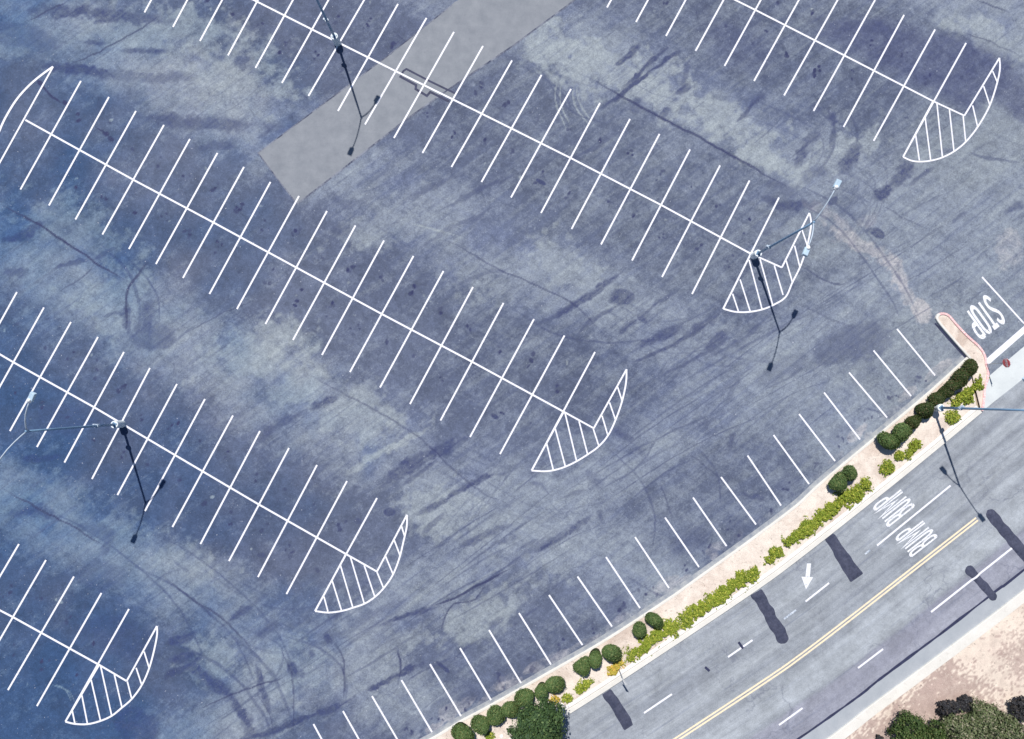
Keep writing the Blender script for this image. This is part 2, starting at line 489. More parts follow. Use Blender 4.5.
p00 = G(-12, -12); p11 = G(1036, 745)
xs = axis(min(p00.x, G(-12, 745).x), max(p11.x, G(1036, -12).x), .088, -140, 140)
ys = axis(p11.y, p00.y, .088, -75, 150)
X, Y = np.meshgrid(xs, ys)
PX, PY = to_px(X, Y)
F = {k: np.zeros(X.shape) for k in ('stain', 'seal', 'crack', 'worn', 'dust', 'vignette', 'aisle')}
N1 = fbm(X * .9, Y * .9, 0); N2 = fbm(X * 2.7, Y * 2.7, 3); N3 = fbm(X * .22, Y * .22, 5)
WX = (fbm(X * .8 + 40, Y * .8, 2) - .5); WY = (fbm(X * .8, Y * .8 + 70, 4) - .5)

def window(pts, pad):
    x0 = min(p[0] for p in pts) - pad; x1 = max(p[0] for p in pts) + pad
    y0 = min(p[1] for p in pts) - pad; y1 = max(p[1] for p in pts) + pad
    i0, i1 = np.searchsorted(xs, (x0, x1)); j0, j1 = np.searchsorted(ys, (y0, y1))
    return slice(j0, j1), slice(i0, i1)

def stroke(field, px_pts, width_px, strength, soft=.5, warp=.25, broken=0.0, smooth=True, taper=1.0):
    """a mark along a line; width in photo pixels, strength 0..1"""
    pts = GP(px_pts)
    if smooth and len(pts) > 2: pts = catmull(pts, .6)
    wd = width_px / 12 / 2
    sl = window(pts, wd * 2 + .6)
    x = X[sl] + WX[sl] * warp; y = Y[sl] + WY[sl] * warp
    if x.size == 0: return
    d = np.full(x.shape, 1e9); al = np.zeros(x.shape)
    tot = sum(math.hypot(b[0] - a[0], b[1] - a[1]) for a, b in zip(pts, pts[1:])) + 1e-9; run = 0
    for a, b in zip(pts, pts[1:]):
        vx, vy = b[0] - a[0], b[1] - a[1]; L = vx * vx + vy * vy
        if L < 1e-12: continue
        t = np.clip(((x - a[0]) * vx + (y - a[1]) * vy) / L, 0, 1)
        dd = np.hypot(x - a[0] - t * vx, y - a[1] - t * vy)
        al = np.where(dd < d, (run + t * math.sqrt(L)) / tot, al); d = np.minimum(d, dd); run += math.sqrt(L)
    s = max(wd * soft, .045)
    if taper:
        e = np.clip(np.minimum(al, 1 - al) / .22, 0, 1) ** .7
        d = d + wd * (1 - e) * 1.0 + wd * (N2[sl] - .5) * 1.5 * taper + wd * (N1[sl] - .5) * 1.2 * taper
        strength = strength * (.45 + .55 * e)
    m = np.clip((wd + s * .5 - d) / s, 0, 1); m = m * m * (3 - 2 * m)
    if broken: m = m * np.clip((N2[sl] - .5 * broken - .12) / .14 , 0, 1)
    F[field][sl] = np.maximum(F[field][sl], m * strength)

def blob(field, c, rx, ry, ang, strength, rag=.5):
    """an irregular patch; radii in photo pixels, angle in the photo (degrees, y down)"""
    p = G(*c); rx /= 12; ry /= 12
    R = max(rx, ry) * 1.9
    sl = window([(p.x - R, p.y - R), (p.x + R, p.y + R)], 0)
    x = X[sl] - p.x; y = Y[sl] - p.y
    if x.size == 0: return
    a = -math.radians(ang)
    u = (x * math.cos(a) + y * math.sin(a)) / rx; v = (-x * math.sin(a) + y * math.cos(a)) / ry
    r = np.hypot(u, v) + (N1[sl] - .5) * rag * 2.2 + (N2[sl] - .5) * rag
    m = np.clip((1.25 - r) / (.85 if field == 'worn' and max(rx, ry) > .8 else .45), 0, 1); m = m * m * (3 - 2 * m)
    F[field][sl] = np.maximum(F[field][sl], m * strength)

def area(field, px_pts, strength, edge=.25):
    pts = GP(px_pts)
    sl = window(pts, .5)
    x = X[sl] + WX[sl] * .5; y = Y[sl] + WY[sl] * .5
    ins = np.zeros(x.shape, bool); d = np.full(x.shape, 1e9)
    n = len(pts)
    for i in range(n):
        a, b = pts[i], pts[(i + 1) % n]
        cond = ((a[1] > y) != (b[1] > y))
        with np.errstate(divide='ignore', invalid='ignore'):
            xi = (b[0] - a[0]) * (y - a[1]) / (b[1] - a[1] + 1e-12) + a[0]
        ins ^= cond & (x < xi)
        vx, vy = b[0] - a[0], b[1] - a[1]; L = vx * vx + vy * vy + 1e-12
        t = np.clip(((x - a[0]) * vx + (y - a[1]) * vy) / L, 0, 1)
        d = np.minimum(d, np.hypot(x - a[0] - t * vx, y - a[1] - t * vy))
    m = np.where(ins, np.clip(d / edge, 0, 1), 0)
    F[field][sl] = np.maximum(F[field][sl], m * strength)

# camera vignette painted into the asphalt: darker, bluer towards the west, wandering edge
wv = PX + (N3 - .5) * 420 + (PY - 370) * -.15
F['vignette'] = np.clip((330 - wv) / 420, 0, .85)
# aisles between the stall rows
ROW = Vector((.886, .464)); 
ac = PY - .515 * PX                     # constant along a stall row in the photo
AISLES = ((-255, 50), (-8, 50), (248, 55), (495, 46))
DRV = .66 * PX + PY
wob_ = (N1 - .5) * 46 + (N3 - .5) * 30
ends = np.clip((795 + wob_ - DRV) / 40, 0, 1)              # inside the rows, before their hatched tips
for c0, hw in AISLES:
    F['aisle'] = np.maximum(F['aisle'], np.clip(1.35 - np.abs(ac + wob_ * .6 - c0) / hw, 0, 1))
F['aisle'] = np.maximum(F['aisle'], np.clip((-448 + wob_ * .5 - ac) / 30, 0, 1))
F['aisle'] = np.maximum(F['aisle'], np.clip((DRV + wob_ - 800) / 60, 0, 1) * np.clip((925 + wob_ * .5 - DRV) / 40, .15, 1))
F['aisle'] = np.clip(F['aisle'], 0, 1)
F['worn'] = np.maximum(F['worn'], .56 * F['aisle'] * np.clip((N3 - .15) / .4, .3, 1))
F['worn'] = np.maximum(F['worn'], 0.62 * np.clip((PX - 690 + (N1 - .5) * 160) / 200, 0, 1) * np.clip((PX * .6 + PY - 620) / 90, 0, 1))
F['worn'] = np.maximum(F['worn'], .20 * np.clip((PX - 300) / 300, 0, 1))

for c, rx, ry, a, s in (
    ((150, 32), 95, 22, 6, .75), ((235, 80), 60, 18, 10, .75), ((225, 108), 40, 14, 10, .7), ((70, 225), 55, 22, 20, .55), ((110, 300), 40, 30, 10, .8),
    ((255, 352), 50, 24, -10, .8), ((190, 330), 24, 20, 0, .5), ((390, 215), 50, 16, -25, .55), ((415, 225), 34, 10, -25, .5), ((485, 275), 36, 22, 20, .5),
    ((580, 60), 58, 26, 18, .95), ((650, 85), 46, 24, 20, .85), ((725, 120), 55, 22, 30, .9), ((770, 160), 44, 14, 25, .9), ((560, 268), 48, 22, 25, .7),
    ((610, 300), 40, 20, 25, .65), ((690, 345), 36, 14, -25, .5), ((350, 415), 50, 24, 10, .75), ((300, 388), 34, 16, -10, .7), ((450, 505), 46, 22, 5, .8), ((480, 520), 38, 22, 5, .7),
    ((190, 565), 34, 18, 15, .7), ((120, 540), 40, 20, 20, .55), ((215, 655), 26, 22, 30, .75), ((235, 725), 22, 14, 0, .6), ((290, 672), 40, 26, -20, .7),
    ((380, 650), 42, 16, -25, .55), ((480, 618), 48, 16, -25, .75), ((560, 560), 30, 22, -25, .6), ((610, 545), 26, 14, -20, .5), ((845, 150), 34, 18, -30, .8),
    ((995, 40), 48, 16, 22, .75), ((950, 150), 40, 26, 20, .5), ((1000, 205), 34, 30, -40, .6), ((920, 190), 40, 26, -30, .5), ((760, 420), 40, 20, -30, .35), ((700, 400), 40, 22, -30, .35),
    ((50, 500), 40, 20, 20, .5), ((10, 40), 30, 14, 10, .5), ((1005, 130), 24, 18, 30, .5)):
    blob('worn', c, rx * 1.3, ry * 1.35, a, min(1.15, s * 1.05), .7)
# soil dust tracked out of the planter and along the gutter
stroke('dust', [(815, 217), (850, 240), (885, 258), (905, 290), (920, 316)], 16, .55, 1.0, .8)
stroke('dust', [(800, 200), (830, 215), (862, 240)], 12, .4, 1.0, .8)
stroke('dust', [(855, 225), (880, 215)], 12, .35, 1.0, .8)
blob('dust', (922, 313), 14, 10, 50, .6, .4); blob('dust', (1012, 250), 16, 22, 0, .35, .5)
for q in range(46):
    x = random.uniform(420, 960); y = np.interp(x, [p[0] for p in KERB_LOT], [p[1] for p in KERB_LOT]) - random.uniform(4, 17)
    blob('dust', (x, y), random.uniform(6, 16), random.uniform(2.5, 6), -36, random.uniform(.2, .5), .6)

# ---- dark streaks, patches (stain) and seams, cracks
S = lambda pts, wd, st=.7, **k: stroke('stain', pts, wd, st, **k)
C = lambda pts, wd=1.5, st=.7, **k: stroke('crack', pts, wd, st, warp=k.pop('warp', .35), taper=.15, **k)
for pts, wd, st in (
    ([(20, 9), (60, 12), (110, 15), (180, 22)], 11, .6), ([(80, 41), (108, 43)], 4, .5), ([(118, 51), (170, 51)], 5, .55), ([(38, 66), (85, 70), (122, 78)], 8, .65),
    ([(95, 70), (150, 78), (200, 76)], 8, .4), ([(140, 117), (190, 121), (256, 126)], 11, .5), ([(195, 148), (238, 145)], 6, .45), ([(256, 125), (300, 130)], 8, .3),
    ([(0, 240), (30, 232), (48, 218)], 7, .6), ([(50, 267), (92, 260)], 4, .5), ([(92, 260), (118, 246)], 3, .45), ([(100, 318), (128, 312)], 4, .5),
    ([(0, 273), (30, 270)], 8, .45), ([(150, 296), (146, 325), (143, 345)], 14, .5), ([(128, 300), (127, 318), (130, 335)], 6, .5), ([(0, 517), (35, 510), (60, 520)], 8, .5), ([(19, 460), (62, 456)], 5, .45),
    ([(80, 525), (110, 535), (100, 560)], 10, .4), ([(687, 47), (655, 68), (620, 95), (600, 110)], 3.5, .7), ([(674, 44), (650, 62), (622, 90)], 4, .7), ([(640, 40), (628, 55), (613, 68)], 5, .6),
    ([(690, 60), (680, 90)], 5, .4), ([(640, 98), (632, 115)], 10, .45), ([(675, 95), (690, 84)], 6, .55), ([(660, 118), (672, 108)], 5, .5), ([(735, 123), (748, 110), (768, 92)], 3.5, .6), ([(752, 105), (765, 95)], 6, .5),
    ([(629, 267), (604, 285), (580, 302), (537, 325)], 5, .6), ([(616, 305), (590, 322), (575, 335)], 4, .5), ([(672, 292), (650, 308), (637, 318)], 3, .5), ([(637, 318), (617, 335)], 4, .55),
    ([(684, 325), (660, 336), (632, 346)], 7, .6), ([(724, 310), (690, 335), (650, 355), (624, 367)], 3, .6), ([(729, 332), (702, 350)], 11, .5), ([(735, 330), (700, 355), (655, 380)], 3, .5), ([(716, 318), (690, 330)], 6, .5),
    ([(768, 318), (740, 340), (700, 360)], 3, .4), ([(893, 185), (873, 201)], 9, .7), ([(860, 143), (850, 160), (840, 175)], 9, .6), ([(918, 160), (905, 172), (888, 187)], 11, .6), ([(935, 165), (908, 185)], 4, .5),
    ([(822, 131), (805, 145), (795, 170)], 8, .55), ([(828, 109), (834, 122), (831, 147)], 5, .6), ([(822, 110), (812, 105)], 3, .4), ([(760, 196), (790, 205), (818, 202)], 8, .55), ([(800, 182), (830, 168)], 9, .4),
    ([(765, 180), (800, 195)], 10, .35), ([(338, 395), (325, 402), (311, 410)], 8, .65), ([(311, 408), (290, 418), (271, 430), (256, 442)], 6, .5), ([(471, 435), (445, 448), (418, 460), (376, 490)], 10, .6), ([(440, 460), (400, 485)], 4, .5),
    ([(512, 471), (490, 476), (468, 485), (435, 505), (411, 517)], 5, .6), ([(446, 512), (421, 535)], 3, .45), ([(512, 525), (480, 537), (456, 550)], 6, .5), ([(520, 535), (490, 545)], 4, .4), ([(594, 515), (564, 535), (532, 555)], 4, .65), ([(600, 508), (602, 524)], 5, .5),
    ([(637, 442), (622, 435), (610, 428)], 7, .5), ([(650, 460), (630, 446)], 4, .35), ([(585, 470), (605, 488)], 7, .35), ([(727, 410), (697, 427)], 3, .4), ([(560, 500), (585, 488)], 4, .4), ([(540, 540), (515, 548)], 3, .4),
    ([(162, 644), (200, 631)], 7, .6), ([(167, 661), (197, 653)], 7, .6), ([(160, 681), (185, 668), (206, 653)], 5, .6), ([(256, 603), (240, 612), (226, 622)], 6, .5), ([(180, 655), (200, 672), (222, 689), (244, 714), (254, 745)], 9, .65),
    ([(250, 605), (270, 592)], 5, .4), ([(426, 661), (396, 676), (361, 694)], 5.5, .75), ([(361, 694), (341, 705), (301, 721), (256, 736), (230, 745)], 4.5, .7), ([(345, 700), (320, 714)], 8, .4),
    ([(256, 636), (283, 624)], 9, .5), ([(323, 641), (331, 638)], 9, .6), ([(290, 661), (296, 679)], 9, .65), ([(301, 668), (303, 679)], 4, .5), ([(309, 649), (313, 659)], 5, .5),
    ([(256, 661), (263, 690), (271, 714)], 5, .6), ([(440, 608), (416, 613), (376, 626)], 4, .6), ([(400, 600), (345, 628)], 6, .3), ([(505, 618), (488, 626)], 6, .4), ([(512, 560), (590, 520)], 6, .35),
    ([(560, 165), (590, 150), (620, 132)], 3, .3), ([(380, 195), (345, 205), (330, 190)], 6, .3), ([(395, 205), (425, 190), (470, 170)], 5, .35), ([(430, 215), (480, 190), (520, 172)], 4, .4), ([(415, 250), (445, 232), (500, 205)], 3.5, .35),
    ([(452, 288), (480, 275), (512, 268)], 4, .35), ([(740, 372), (726, 405)], 4, .3), ([(735, 430), (729, 452)], 4, .45), ([(740, 492), (752, 498), (764, 490)], 4, .5), ([(758, 493), (756, 500)], 9, .45),
    ([(880, 440), (872, 452)], 8, .35), ([(960, 150), (1000, 160), (1024, 163)], 2.5, .45), ([(930, 152), (960, 150)], 2.5, .35), ([(968, 210), (950, 225)], 3, .4), ([(1024, 200), (1005, 214)], 8, .5), ([(800, 20), (850, 25), (900, 32)], 12, .35)):
    S(pts, wd * 1.25, min(1, st * 1.15), warp=.5, soft=1.1)
# right-hand end of the upper row: darker sealed surface
area('seal', [(838, 15), (880, 12), (935, 26), (985, 36), (1015, 55), (1040, 82), (1040, 130), (1008, 120), (990, 108), (975, 118), (964, 116), (925, 97), (870, 68), (800, 34)], .72, 1.2)
stroke('seal', [(1003, 84), (1020, 100), (1030, 125)], 28, .7, .6, .7, taper=.3)
area('seal', [(700, 0), (760, 18), (790, 40), (770, 90), (735, 80), (700, 60), (690, 30)], .35, 2.0)
for c, rx, ry, a, s in (((622, 297), 12, 8, 0, .7), ((642, 318), 6, 4, 40, .6), ((878, 234), 8, 5, 20, .8), ((870, 230), 4, 2, 0, .6), ((833, 201), 7, 4, -40, .6), ((135, 725), 22, 16, 20, .5),
                       ((150, 338), 22, 14, 0, .5), ((125, 640), 40, 18, 25, .3), ((105, 575), 24, 16, 0, .35), ((495, 416.5), 4.5, 2.2, 35, 1.0), ((541, 182), 5.5, 2.2, 30, 1.0), ((865, 340), 30, 18, -10, .45), ((835, 350), 24, 16, -10, .35),
                       ((20, 35), 40, 12, 10, .4), ((340, 230), 12, 6, 0, .3), ((780, 370), 30, 10, -30, .3), ((690, 540), 26, 12, -30, .3), ((390, 512), 6, 4, 0, .7), ((358, 521), 4, 3, 0, .5), ((262, 555), 5, 3, 0, .5),
                       ((960, 96), 6, 3, 0, .2), ((405, 105), 4, 8, -10, .35), ((975, 112), 12, 8, 0, .3), ((400, 40), 40, 14, -30, .2), ((65, 420), 30, 16, 0, .25)):
    blob('stain', c, rx, ry, a, s, .35)
stroke('stain', [(436, 661), (443, 667), (450, 673)], 3.4, 1.0, .4, .1, taper=.2)
for pts, wd, st in (
    ([(70, 0), (45, 12), (25, 22)], 1.6, .55), ([(160, 15), (135, 32), (92, 55), (65, 66)], 1.7, .6), ([(0, 204), (38, 224), (95, 262), (130, 282)], 2.2, .75), ([(95, 262), (85, 275), (60, 292)], 1.4, .4),
    ([(148, 262), (134, 278), (127, 300), (127, 332)], 2.6, .65), ([(584, 74), (620, 95), (640, 107), (700, 138), (768, 176), (790, 190)], 2.6, .7), ([(438, 235), (475, 255), (512, 275), (570, 302), (612, 345)], 1.8, .5),
    ([(298, 370), (338, 390), (411, 431), (473, 486), (520, 510)], 1.7, .45), ([(0, 487), (40, 510), (70, 525), (110, 550)], 2.0, .6), ([(162, 576), (197, 602), (219, 616), (257, 654)], 2.0, .6), ([(190, 593), (215, 620)], 1.2, .4),
    ([(194, 711), (225, 698), (256, 686), (290, 675)], 1.6, .6), ([(512, 568), (486, 581), (461, 595), (430, 608)], 2.4, .75), ([(486, 581), (476, 600), (453, 604), (445, 618), (441, 637)], 1.5, .6), ([(331, 639), (343, 661), (345, 704)], 1.6, .6),
    ([(396, 649), (401, 661), (400, 679)], 1.6, .65), ([(280, 645), (293, 680), (293, 735)], 1.5, .5), ([(256, 690), (272, 720), (272, 739)], 1.3, .45), ([(39, 83), (45, 90), (52, 98), (62, 103)], 2.0, .85), ([(94, 127), (104, 132), (111, 140)], 1.7, .8),
    ([(185, 333), (220, 315), (256, 300)], 1.3, .4), ([(687, 452), (710, 470), (722, 483)], 1.4, .4), ([(660, 480), (672, 520)], 1.4, .4), ([(730, 290), (745, 300)], 1.6, .4), ([(900, 285), (940, 262), (975, 240)], 1.2, .35), ([(845, 268), (905, 248), (960, 215)], 1.0, .3),
    ([(800, 265), (835, 285), (850, 282)], 1.8, .5), ([(790, 300), (830, 318), (860, 330)], 1.2, .35), ([(880, 205), (905, 218), (930, 230)], 1.2, .35), ([(960, 30), (1000, 46), (1024, 58)], 1.5, .45), ([(975, 0), (1010, 12)], 2.0, .5), ([(985, 290), (970, 302)], 1.0, .3),
    ([(390, 30), (410, 45)], 1.0, .5), ([(256, 140), (270, 130), (262, 120)], 2, .3)):
    C(pts, wd, st)
for c in ((40, 83), (65, 103), (111, 139)): blob('crack', c, 3.2, 2.2, 40, .8, .3)
# long tracks sweeping along the drive and turning into the aisles
TR = [([(165, 639), (225, 669), (260, 709), (275, 745)], 3), ([(215, 624), (260, 659), (282, 694), (296, 735)], 3), ([(280, 634), (320, 649), (345, 674), (345, 716)], 2.2), ([(120, 560), (180, 590), (235, 640), (262, 700)], 2.2),
      ([(150, 530), (215, 570), (275, 630), (305, 700)], 2), ([(395, 640), (400, 660), (398, 690)], 2), ([(600, 440), (640, 480), (655, 520), (650, 560)], 1.8), ([(690, 440), (715, 470), (722, 510)], 1.8), ([(660, 430), (640, 465), (600, 490)], 2),
      ([(500, 300), (560, 335), (640, 340), (730, 300)], 2), ([(790, 180), (850, 215), (900, 280), (925, 330)], 2.4), ([(770, 190), (835, 225), (885, 290), (905, 330)], 2.2), ([(820, 110), (835, 130), (828, 160), (800, 185)], 3), ([(845, 105), (858, 135), (845, 170)], 2.5),
      ([(95, 240), (130, 275), (140, 320), (125, 360)], 3), ([(120, 250), (155, 290), (160, 330)], 2), ([(30, 500), (110, 545), (180, 610), (215, 690)], 2.2), ([(512, 60), (560, 90), (575, 120)], 1.5), ([(540, 70), (570, 110), (610, 125)], 1.5)]
for pts, wd in TR: stroke('stain', pts, wd * 1.1, .5, 1.1, .2, taper=.6)
for i in range(70):
    k = random.uniform(0, 1); c0 = random.uniform(835, 925); x = 180 + k * 720; L = random.uniform(60, 220)
    a = math.radians(-33 + random.gauss(0, 3)); y = c0 - .66 * x; cu = random.uniform(-14, 6)
    pts = [(x - L / 2 * math.cos(a), y - L / 2 * math.sin(a)), (x - cu * math.sin(a) * -1, y + cu * math.cos(a)), (x + L / 2 * math.cos(a), y + L / 2 * math.sin(a))]
    stroke(random.choice(('stain', 'stain', 'worn')), pts, random.uniform(1.1, 2.6), random.uniform(.25, .55), 1.0, .12, taper=.7)
for c0, hw in AISLES:
    for q in range(7):
        ex = {-255: 850, -8: 690, 248: 500, 495: 260}[c0] + random.uniform(-40, 40); ey = c0 + .515 * ex + random.uniform(-18, 18)
        sg = random.choice((1, -1)); L = random.uniform(60, 130)
        p0 = (ex - L * .88, ey - L * .46); p2 = (ex + sg * L * .8 + 20, ey - sg * L * .55 + 25)
        for dx in (0, 17):
            stroke('stain', [(p0[0] + dx * .5, p0[1] - dx), (ex + dx * .7, ey - dx * .6), (p2[0] + dx * .6, p2[1] + dx * .6 * sg)], random.uniform(1.3, 2.6), random.uniform(.16, .36), 1.2, .15, taper=.7)
# random faint tyre marks in the aisles
for i in range(170):
    x, y = random.uniform(0, 1010), random.uniform(0, 735)
    a = math.radians(random.choice((-32, -36, -40, -28, 26, 30)) + random.gauss(0, 6)); L = random.uniform(15, 70)
    ac_ = y - .515 * x
    if min(abs(ac_ - c0) for c0, _h in AISLES) > 46 and x * .66 + y < 800: continue
    cu = random.uniform(-6, 6)
    pts = [(x - L / 2 * math.cos(a), y - L / 2 * math.sin(a)), (x + cu * -math.sin(a), y + cu * math.cos(a)), (x + L / 2 * math.cos(a), y + L / 2 * math.sin(a))]
    f = random.choice(('stain', 'stain', 'stain', 'worn'))
    stroke(f, pts, random.uniform(1.2, 3.2), random.uniform(.2, .45), 1.0, .2)
# pale curved tyre marks
for pts in ([(559, 70), (555, 100), (568, 132)], [(563, 72), (560, 102), (572, 128)], [(578, 78), (578, 100), (596, 128)], [(574, 80), (574, 104), (590, 126)], [(52, 685), (66, 690), (72, 705)], [(55, 684), (70, 692), (75, 704)]):
    stroke('worn', pts, 1.4, .9, .8, .1)
stroke('worn', [(408, 223), (440, 231), (468, 240)], 2.0, 1.0, .8, .2)
stroke('worn', [(431, 427), (412, 437), (396, 445), (365, 462), (343, 475)], 9, .95, 1.0, .6)

# ------------------------------------------------------------------ stall rows as surveyed (upper end, lower end)
ROWS = {}
ROWS['a'] = [((966, 43), (903, 157)), ((935, 29.5), (873.5, 141)), ((904, 15), (843.5, 127)), ((875, 0), (813.5, 111)), ((846, -15), (784, 95.5)), ((816, -31), (754, 81)), ((786, -46), (724.5, 66)),
             ((757, -61), (695.5, 51)), ((727, -76), (666, 36)), ((697, -90), (636, 22)), ((668, -105), (607, 7.5))]
ROWS['b'] = [((779, 197.5), (723, 309)), ((749.5, 180.5), (692, 294)), ((720, 165.5), (662, 277)), ((690, 149.5), (632, 260.5)), ((659.5, 134), (601, 244.5)), ((630, 119), (571.5, 229)), ((600, 103), (541, 213)),
             ((571, 89), (511, 197.5)), ((541.5, 75), (481.5, 182)), ((512, 60.5), (451.5, 167)), ((483, 46), (422.5, 153)), ((454, 32), (394, 138)), ((426.5, 18), (365, 124.5)), ((398, 4), (338, 111)),
             ((370, -10), (308.5, 96)), ((342, -24), (282, 83)), ((314, -38), (255.5, 68)), ((286, -52), (228, 55.5)), ((258, -66), (200, 41)), ((230, -80), (173, 27)), ((202, -94), (144.5, 12.5))]
ct = [(595, 352), (564.5, 335.5), (534, 319), (503.5, 303), (473, 287), (443.5, 271), (413.5, 256), (384, 240.5), (355.5, 225.5), (327, 211), (299, 196), (270.5, 182), (244, 167), (217.5, 153), (190, 139), (164, 125), (136, 111), (109, 97), (81, 81)]
cb = [(532, 470), (500, 454), (470, 437), (440.5, 420.5), (410, 404), (380, 387.5), (350, 372), (322, 355), (293, 340), (265.5, 324), (237, 309), (209.5, 294), (183, 278), (156, 264), (129, 249), (102.5, 234.5), (75.5, 219.5), (49, 205.5), (20.5, 189.5)]
ROWS['c'] = list(zip(ct, cb))
dt = [(377, 498), (347, 481), (317, 465), (289, 448), (260, 431), (233, 415.5), (205, 399), (177, 384), (150, 368), (124, 352), (98, 337), (71, 322), (44, 307.5), (17, 292)]
db = [(315, 611), (286.5, 594), (258, 577), (229, 561), (200.5, 544), (172.5, 527), (145, 511), (117.5, 495), (92, 479), (64.5, 462.5), (37, 447), (10, 431), (-17, 417), (-44, 402)]
ROWS['d'] = list(zip(dt, db))
ROWS['e'] = [((129, 609), (65.5, 721.5)), ((101.5, 593), (37, 706)), ((74, 576.5), (8, 690)), ((46, 560), (-20, 674)), ((19, 544), (-48, 658))]
ROW_TEXT = {'a': 'the upper right row', 'b': 'the row crossing the pale slab', 'c': 'the row hatched at both ends', 'd': 'the row with the left lamp post', 'e': 'the short lower left row'}
ORD = 'first second third fourth fifth sixth seventh eighth ninth tenth eleventh twelfth thirteenth fourteenth fifteenth sixteenth seventeenth eighteenth nineteenth twentieth twenty-first twenty-second'.split()

# oil drips inside the stalls
for rk, R in ROWS.items():
    for (t0, b0), (t1, b1) in zip(R, R[1:]):
        for (ea, eb) in ((t0, t1), (b0, b1)):
            cx_, cy_ = (t0[0] + b0[0] + t1[0] + b1[0]) / 4, (t0[1] + b0[1] + t1[1] + b1[1]) / 4
            ex, ey = (ea[0] + eb[0]) / 2, (ea[1] + eb[1]) / 2
            k0 = random.uniform(.28, .5)
            for q in range(random.choice((1, 2, 3, 4, 5))):
                k = k0 + random.gauss(0, .07)
                x, y = cx_ + (ex - cx_) * k + random.gauss(0, 2.0), cy_ + (ey - cy_) * k + random.gauss(0, 2.0)
                blob('crack', (x, y), random.uniform(1.2, 2.6), random.uniform(.9, 1.8), random.uniform(0, 180), random.uniform(.3, .9), .6)
            if random.random() < .35:
                blob('worn', (cx_ + (ex - cx_) * random.uniform(.1, .9), cy_ + (ey - cy_) * random.uniform(.1, .9)), random.uniform(.8, 2.2), random.uniform(.7, 1.3), random.uniform(0, 180), random.uniform(.4, 1), .9)
KB = [((897, 329), (935, 375.5)), ((873.5, 350.5), (911, 396)), ((849, 372.5), (887, 417.5)), ((824, 392.5), (860, 439.5)), ((799, 414), (835, 461)), ((773.5, 435), (809, 484)), ((747.5, 455.5), (781, 505.5)), ((721, 477), (756, 524.5)),
      ((693, 497.5), (726.5, 546)), ((665, 517.5), (699, 567)), ((635, 537), (669, 588)), ((606, 557), (640, 608)), ((577.5, 576.5), (612, 626.5)), ((549, 595), (582.5, 645)), ((519, 613), (551, 664.5)), ((489, 630), (521, 683)), ((460, 648), (491, 700)),
      ((430, 664), (461, 716)), ((401.5, 680), (432, 732)), ((372, 696), (403, 749)), ((343, 711), (374, 766)), ((313.5, 724), (345, 782))]
for (t0, b0), (t1, b1) in zip(KB, KB[1:]):
    bx_, by_ = (b0[0] + b1[0]) / 2, (b0[1] + b1[1]) / 2
    for q in range(random.choice((3, 4, 5, 7))):
        blob('crack', (bx_ + random.gauss(-5, 4), by_ + random.gauss(-8, 4)), random.uniform(.9, 2.4), random.uniform(.8, 1.6), random.uniform(0, 180), random.uniform(.3, .75), .5)
    if random.random() < .5: blob('stain', (bx_ - 8, by_ - 14), random.uniform(8, 16), random.uniform(5, 9), random.uniform(-60, 0), random.uniform(.15, .35), .6)

# build the sheet
lot_x = [p[0] for p in KERB_LOT[:-1]] + [968, 988, 1024, 1150, 1900]
lot_y = [p[1] + 1.6 for p in KERB_LOT[:-1]] + [359, 379, 350, 247, -360]
ny, nx = X.shape
keep = PY < np.interp(PX, lot_x, lot_y)
kc = (keep[:-1, :-1].astype(int) + keep[1:, :-1] + keep[:-1, 1:] + keep[1:, 1:]) >= 2
idx = np.arange(nx * ny).reshape(ny, nx)
q = np.stack([idx[:-1, :-1], idx[:-1, 1:], idx[1:, 1:], idx[1:, :-1]], -1)[kc]
used = np.zeros(nx * ny, bool); used[q.ravel()] = True
remap = np.cumsum(used) - 1
q = remap[q]
co = np.stack([X.ravel(), Y.ravel(), np.zeros(nx * ny)], -1)[used]
me = bpy.data.meshes.new('parking_lot')
me.vertices.add(len(co)); me.vertices.foreach_set('co', co.astype(np.float32).ravel())
me.loops.add(q.size); me.loops.foreach_set('vertex_index', q.astype(np.int32).ravel())
me.polygons.add(len(q)); me.polygons.foreach_set('loop_start', np.arange(0, q.size, 4, dtype=np.int32))
me.update(calc_edges=True)
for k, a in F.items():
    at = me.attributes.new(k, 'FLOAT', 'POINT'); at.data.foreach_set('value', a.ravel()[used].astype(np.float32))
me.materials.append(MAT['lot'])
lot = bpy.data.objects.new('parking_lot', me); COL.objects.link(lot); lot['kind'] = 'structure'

# pale resurfaced slab, its sawn edges and the trench cut in it
mb = MB()
slab = GP([(257, 153.5), (286, 135), (330, 103), (383, 66), (448, 0), (700, -250), (880, -300), (574, -1), (512, 45), (455, 84), (405, 121), (340, 172), (297.5, 203.5), (276, 178)])
slab = GP([(258, 153), (322, 105), (385, 58), (452, 5), (640, -150), (770, -150), (576, -1), (514, 45), (452, 87), (404, 121), (340, 171), (297, 204), (276, 177)])
rag = []
for a, b in zip(slab, slab[1:] + slab[:1]):
    k = max(2, int((b - a).length / .3)); nrm_ = Vector((-(b - a).y, (b - a).x, 0)).normalized()
    for i in range(k): rag.append(a.lerp(b, i / k) + nrm_ * random.gauss(0, .035))
mb.poly(rag, .004); o = mb.build('asphalt_patch', 'patch'); o['kind'] = 'structure'
mb = MB()
mb.strip([slab[i] for i in (1, 2, 3)], .10, .007)
mb.strip([slab[i] for i in (6, 7, 8, 9, 10, 11)], .13, .007)
mb.strip([slab[i] for i in (11, 12, 0, 1)], .10, .0065)
o = mb.build('patch_joint', 'joint'); o['kind'] = 'structure'
mb = MB()
tr = lambda pts: GP(Z(380, 50, pts, 10.24))
